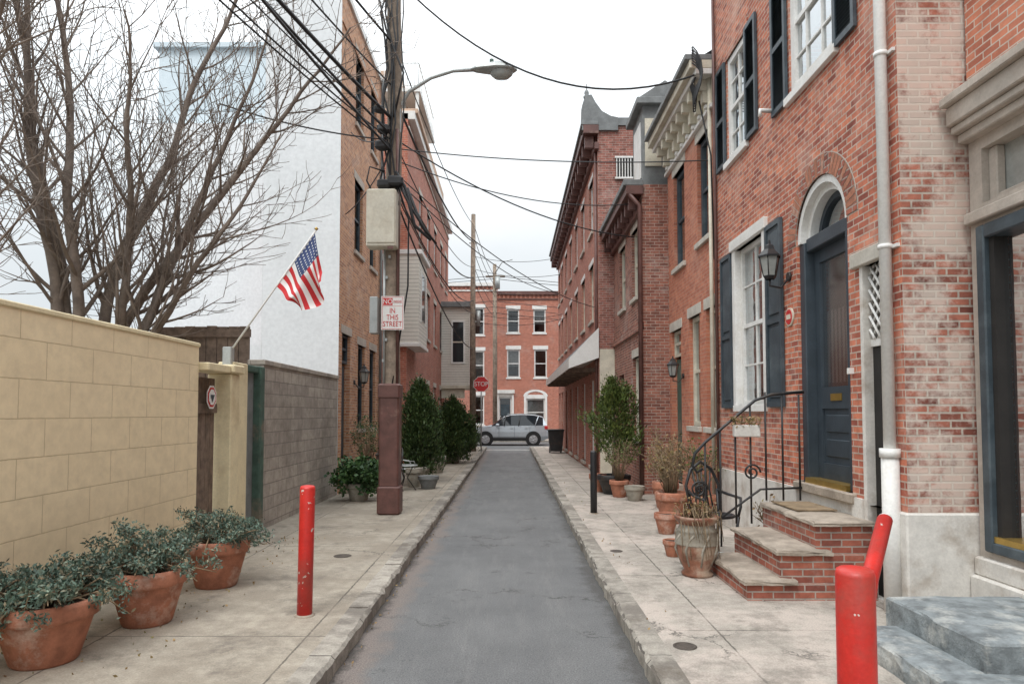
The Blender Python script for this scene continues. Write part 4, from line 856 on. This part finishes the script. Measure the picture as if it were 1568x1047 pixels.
C_=Vector((-2.50,yb_,3.62)); D_=Vector((-2.92,yb_,3.30))
for j in range(nv+1):
    for i in range(nu+1):
        u,v=i/nu,j/nv
        p=(Bq.lerp(A,v)).lerp(D_.lerp(C_,v),u)
        k=math.sin(u*7+v*3.2)*.12*u+math.sin(v*9-u*4)*.09*u
        p=p+Vector((math.sin(v*math.pi)*.05*u+.05*math.sin(v*10+u*2)*u,k-.12*u,-.07*math.sin(v*math.pi)*u+.045*math.sin(u*9+v*6)*u)); fv.append(tuple(p))
ff_=[(j*(nu+1)+i,j*(nu+1)+i+1,(j+1)*(nu+1)+i+1,(j+1)*(nu+1)+i) for j in range(nv) for i in range(nu)]
me.from_pydata(fv,[],ff_); ul=me.uv_layers.new(name='UV')
for l in me.loops:
    vi=l.vertex_index; ul.data[l.index].uv=((vi%(nu+1))/nu,(vi//(nu+1))/nv)
me.materials.append(M['flag']); me.polygons.foreach_set('use_smooth',[True]*len(ff_)); fo=bpy.data.objects.new('cloth',me); sc.collection.objects.link(fo); g.extra.append(fo); g.done()
# ---------------------------------------------------------------- bare trees
random.seed(11)
def grow(mb,p,d,L,r,lev,twig=.0062):
    n=max(3,int(L/.2)) if lev<2 else 3
    pts=[p.copy()]; rad=[r]; q=p.copy(); dd=d.normalized(); seg=L/n
    for i in range(n):
        w=.06 if lev<2 else .14
        dd=(dd+Vector((random.gauss(0,w),random.gauss(0,w),random.gauss(0,w*.6)+(.07 if lev>0 else .015)))).normalized()
        q=q+dd*seg; f=(i+1)/n; pts.append(q.copy()); rad.append(max(twig*.6,r*(1-.85*f**1.1)))
        start={0:.20,1:.12,2:.0}[lev] if lev<3 else 9
        if lev<3 and f>start and random.random()<{0:.88,1:.85,2:.85}[lev]:
            ax=dd.cross(Vector((random.gauss(0,1),random.gauss(0,.7),random.gauss(0,1)))).normalized()
            ang=random.uniform(.45,.95); nd=dd*math.cos(ang)+ax*math.sin(ang)
            if nd.z<0: nd.z*=-.3
            l2={0:random.uniform(1.1,2.6)*(1.1-.5*f),1:L*random.uniform(.3,.5),2:random.uniform(.15,.4)}[lev]
            grow(mb,q,nd,l2,max(twig,rad[-1]*random.uniform(.35,.5)),lev+1)
    mb.tube(pts,rad,'bark',(9,6,4,3)[min(lev,3)],False)
def baretree(base,targets):
    g=G('bare_tree'); mb=g['branches']
    for (x,y,z,r) in targets:
        b=Vector(base)+Vector((random.uniform(-.18,.18),random.uniform(-.1,.1),0)); t=Vector((x,y,z)); d=t-b
        grow(mb,b,Vector((d.x,d.y,d.z*.97)),d.length,r,0)
    g['trunk'].tube([(base[0],base[1],.0),(base[0],base[1],.5),(base[0],base[1],base[2]+.15)],[.3,.24,.2],'bark',12); g.done()
baretree((-6.1,9.8,1.6),[(-7.4,9.6,9.0,.09),(-6.8,9.2,9.6,.095),(-6.2,10.2,9.7,.095),(-5.6,9.5,9.4,.09),(-5.0,9.9,8.8,.09),(-4.4,10.2,7.9,.085),(-3.7,10.0,6.9,.08),(-3.2,9.9,5.9,.07),(-3.6,10.1,5.0,.055)])
baretree((-6.7,7.8,1.0),[(-6.9,7.4,8.6,.09),(-6.1,7.7,8.4,.085),(-5.5,7.9,7.6,.075),(-7.6,8.2,8.4,.08)])
# ---------------------------------------------------------------- car (crossover / SUV)
def car(cx,cy):
    g=G('parked_suv')
    st=[(-2.24,.62,.62,.56,0),(-2.18,.88,.80,.72,0),(-1.98,1.04,.88,.78,0),(-1.3,1.14,.91,.82,0),(-1.02,1.20,.92,.83,0),(-.35,1.68,.93,.68,1),(.1,1.80,.93,.69,1),(.8,1.83,.93,.69,1),(1.5,1.79,.93,.68,1),(1.98,1.68,.91,.66,1),(2.2,1.20,.88,.78,0),(2.27,.85,.84,.78,0),(2.28,.5,.8,.74,0)]
    S=[]
    for x,zt,w,wt,c in st:
        zb=.30 if abs(x)<2 else .38; belt=min(zt-.02,1.12+.06*(x+2.2)/4.4)
        half=[(0,zb),(w*.9,zb),(w*1.0,.55),(w*1.01,.8),(w*.98,belt),(wt,zt-.04),(wt*.8,zt),(0,zt+.015)]
        S.append([(cx+x,cy+a,b) for a,b in half]+[(cx+x,cy-a,b) for a,b in half[-2:0:-1]])
    n=len(S[0])
    for i in range(len(S)-1):
        for k in range(n):
            k2=(k+1)%n; gl=(k in(4,n-5)) and (4<=i<=9)
            m='carglass' if (gl and 4<=i<=8) else 'silver'
            if (k in(5,6,n-6,n-7)) and i in (4,9): m='carglass'
            (g['body'] if m=='silver' else g['windows']).poly([S[i][k],S[i][k2],S[i+1][k2],S[i+1][k]],m,m=='silver')
    g['body'].poly(S[0],'silver'); g['body'].poly(S[-1],'silver')
    for x in (-1.38,1.40):
        for s_ in (-1,1):
            g['arches'].tube([(cx+x,cy+s_*.80,.40),(cx+x,cy+s_*.942,.40)],.45,'tyre',24)
            g['tyres'].tube([(cx+x,cy+s_*.75,.37),(cx+x,cy+s_*.96,.37)],.37,'tyre',24)
            g['rims'].tube([(cx+x,cy+s_*.94,.37),(cx+x,cy+s_*.968,.37)],.25,'rim',18)
            for k in range(5):
                t=k*1.257; g['rims'].tube([(cx+x,cy+s_*.975,.37),(cx+x+.22*math.cos(t),cy+s_*.975,.37+.22*math.sin(t))],.025,'rim',5)
    g['cladding'].box(cx-.95,cx+.96,cy-.945,cy+.945,.28,.46,'tyre')
    for x in (-.3,.55,1.5): g['pillars'].tube([(cx+x,cy-.93,1.14),(cx+x+(.1 if x<1 else .22),cy-.71,1.74)],.03,'silver' if x>1 else 'black',5)
    for x in (-.6,.3,1.2): g['door_seams'].box(cx+x-.006,cx+x+.006,cy-.948,cy-.9,.5,1.1,'tyre')
    g['mirror'].bbox(cx-.78,cx-.58,cy-1.06,cy-.9,1.14,1.28,'silver',.03); g['headlights'].bbox(cx-2.18,cx-1.85,cy-.88,cy-.6,.78,.92,'lamp',.03); g['tail_lights'].bbox(cx+2.05,cx+2.25,cy-.91,cy-.65,.95,1.15,'signr',.03)
    g['roof_rails'].tube([(cx-.1,cy-.64,1.85),(cx+1.6,cy-.64,1.85)],.022,'gal',6); g['door_handles'].box(cx+.05,cx+.22,cy-.96,cy-.92,1.0,1.03,'gal'); g['door_handles'].box(cx+.9,cx+1.07,cy-.96,cy-.92,1.01,1.04,'gal')
    g.done()
car(-.1,40.8)
# ---------------------------------------------------------------- world, sun, camera
w=bpy.data.worlds.new('World'); sc.world=w; w.use_nodes=True; t=w.node_tree; bg=t.nodes['Background']
sky=N(t,'ShaderNodeTexSky',sky_type='NISHITA',sun_disc=False); sky.sun_elevation=R(58); sky.sun_rotation=R(200)
gc=coord(t,'Generated'); mp=N(t,'ShaderNodeMapping'); mp.inputs['Scale'].default_value=(1,1,2.5); t.links.new(gc,mp.inputs[0])
cl=ramp(t,noise(t,mp.outputs[0],2.2,4,.55),.35,.68,(.82,.89,.93),(.96,.985,1.0))
sp=N(t,'ShaderNodeSeparateXYZ'); t.links.new(gc,sp.inputs[0])
mr=N(t,'ShaderNodeMapRange',interpolation_type='SMOOTHSTEP'); t.links.new(sp.outputs[2],mr.inputs[0])
for i,v in zip((1,2,3,4),(.1,.95,9.2,28.5)): mr.inputs[i].default_value=v
vs=N(t,'ShaderNodeVectorMath',operation='SCALE'); t.links.new(cl,vs.inputs[0]); t.links.new(mr.outputs[0],vs.inputs['Scale'])
t.links.new(mixc(t,.94,sky.outputs[0],vs.outputs[0]),bg.inputs[0]); bg.inputs[1].default_value=.1
sl=bpy.data.lights.new('sun','SUN'); sl.energy=1.5; sl.angle=R(18); sl.color=(1,.975,.945); so=bpy.data.objects.new('sun',sl); sc.collection.objects.link(so)
az=R(200); el=R(58); dv=Vector((math.sin(az)*math.cos(el),math.cos(az)*math.cos(el),math.sin(el))); so.rotation_euler=dv.to_track_quat('Z','Y').to_euler(); so.location=(0,0,30)
cam=bpy.data.cameras.new('camera'); co=bpy.data.objects.new('camera',cam); sc.collection.objects.link(co); sc.camera=co
cam.lens=24; cam.sensor_width=36; cam.clip_end=2000; cam.shift_y=.0402; cam.shift_x=.001
co.location=(0,0,1.9); co.rotation_euler=(R(92.5),0,0)
sc.view_settings.view_transform='Standard'; sc.view_settings.look='None'; sc.view_settings.exposure=0
print('objs',len(bpy.data.objects))
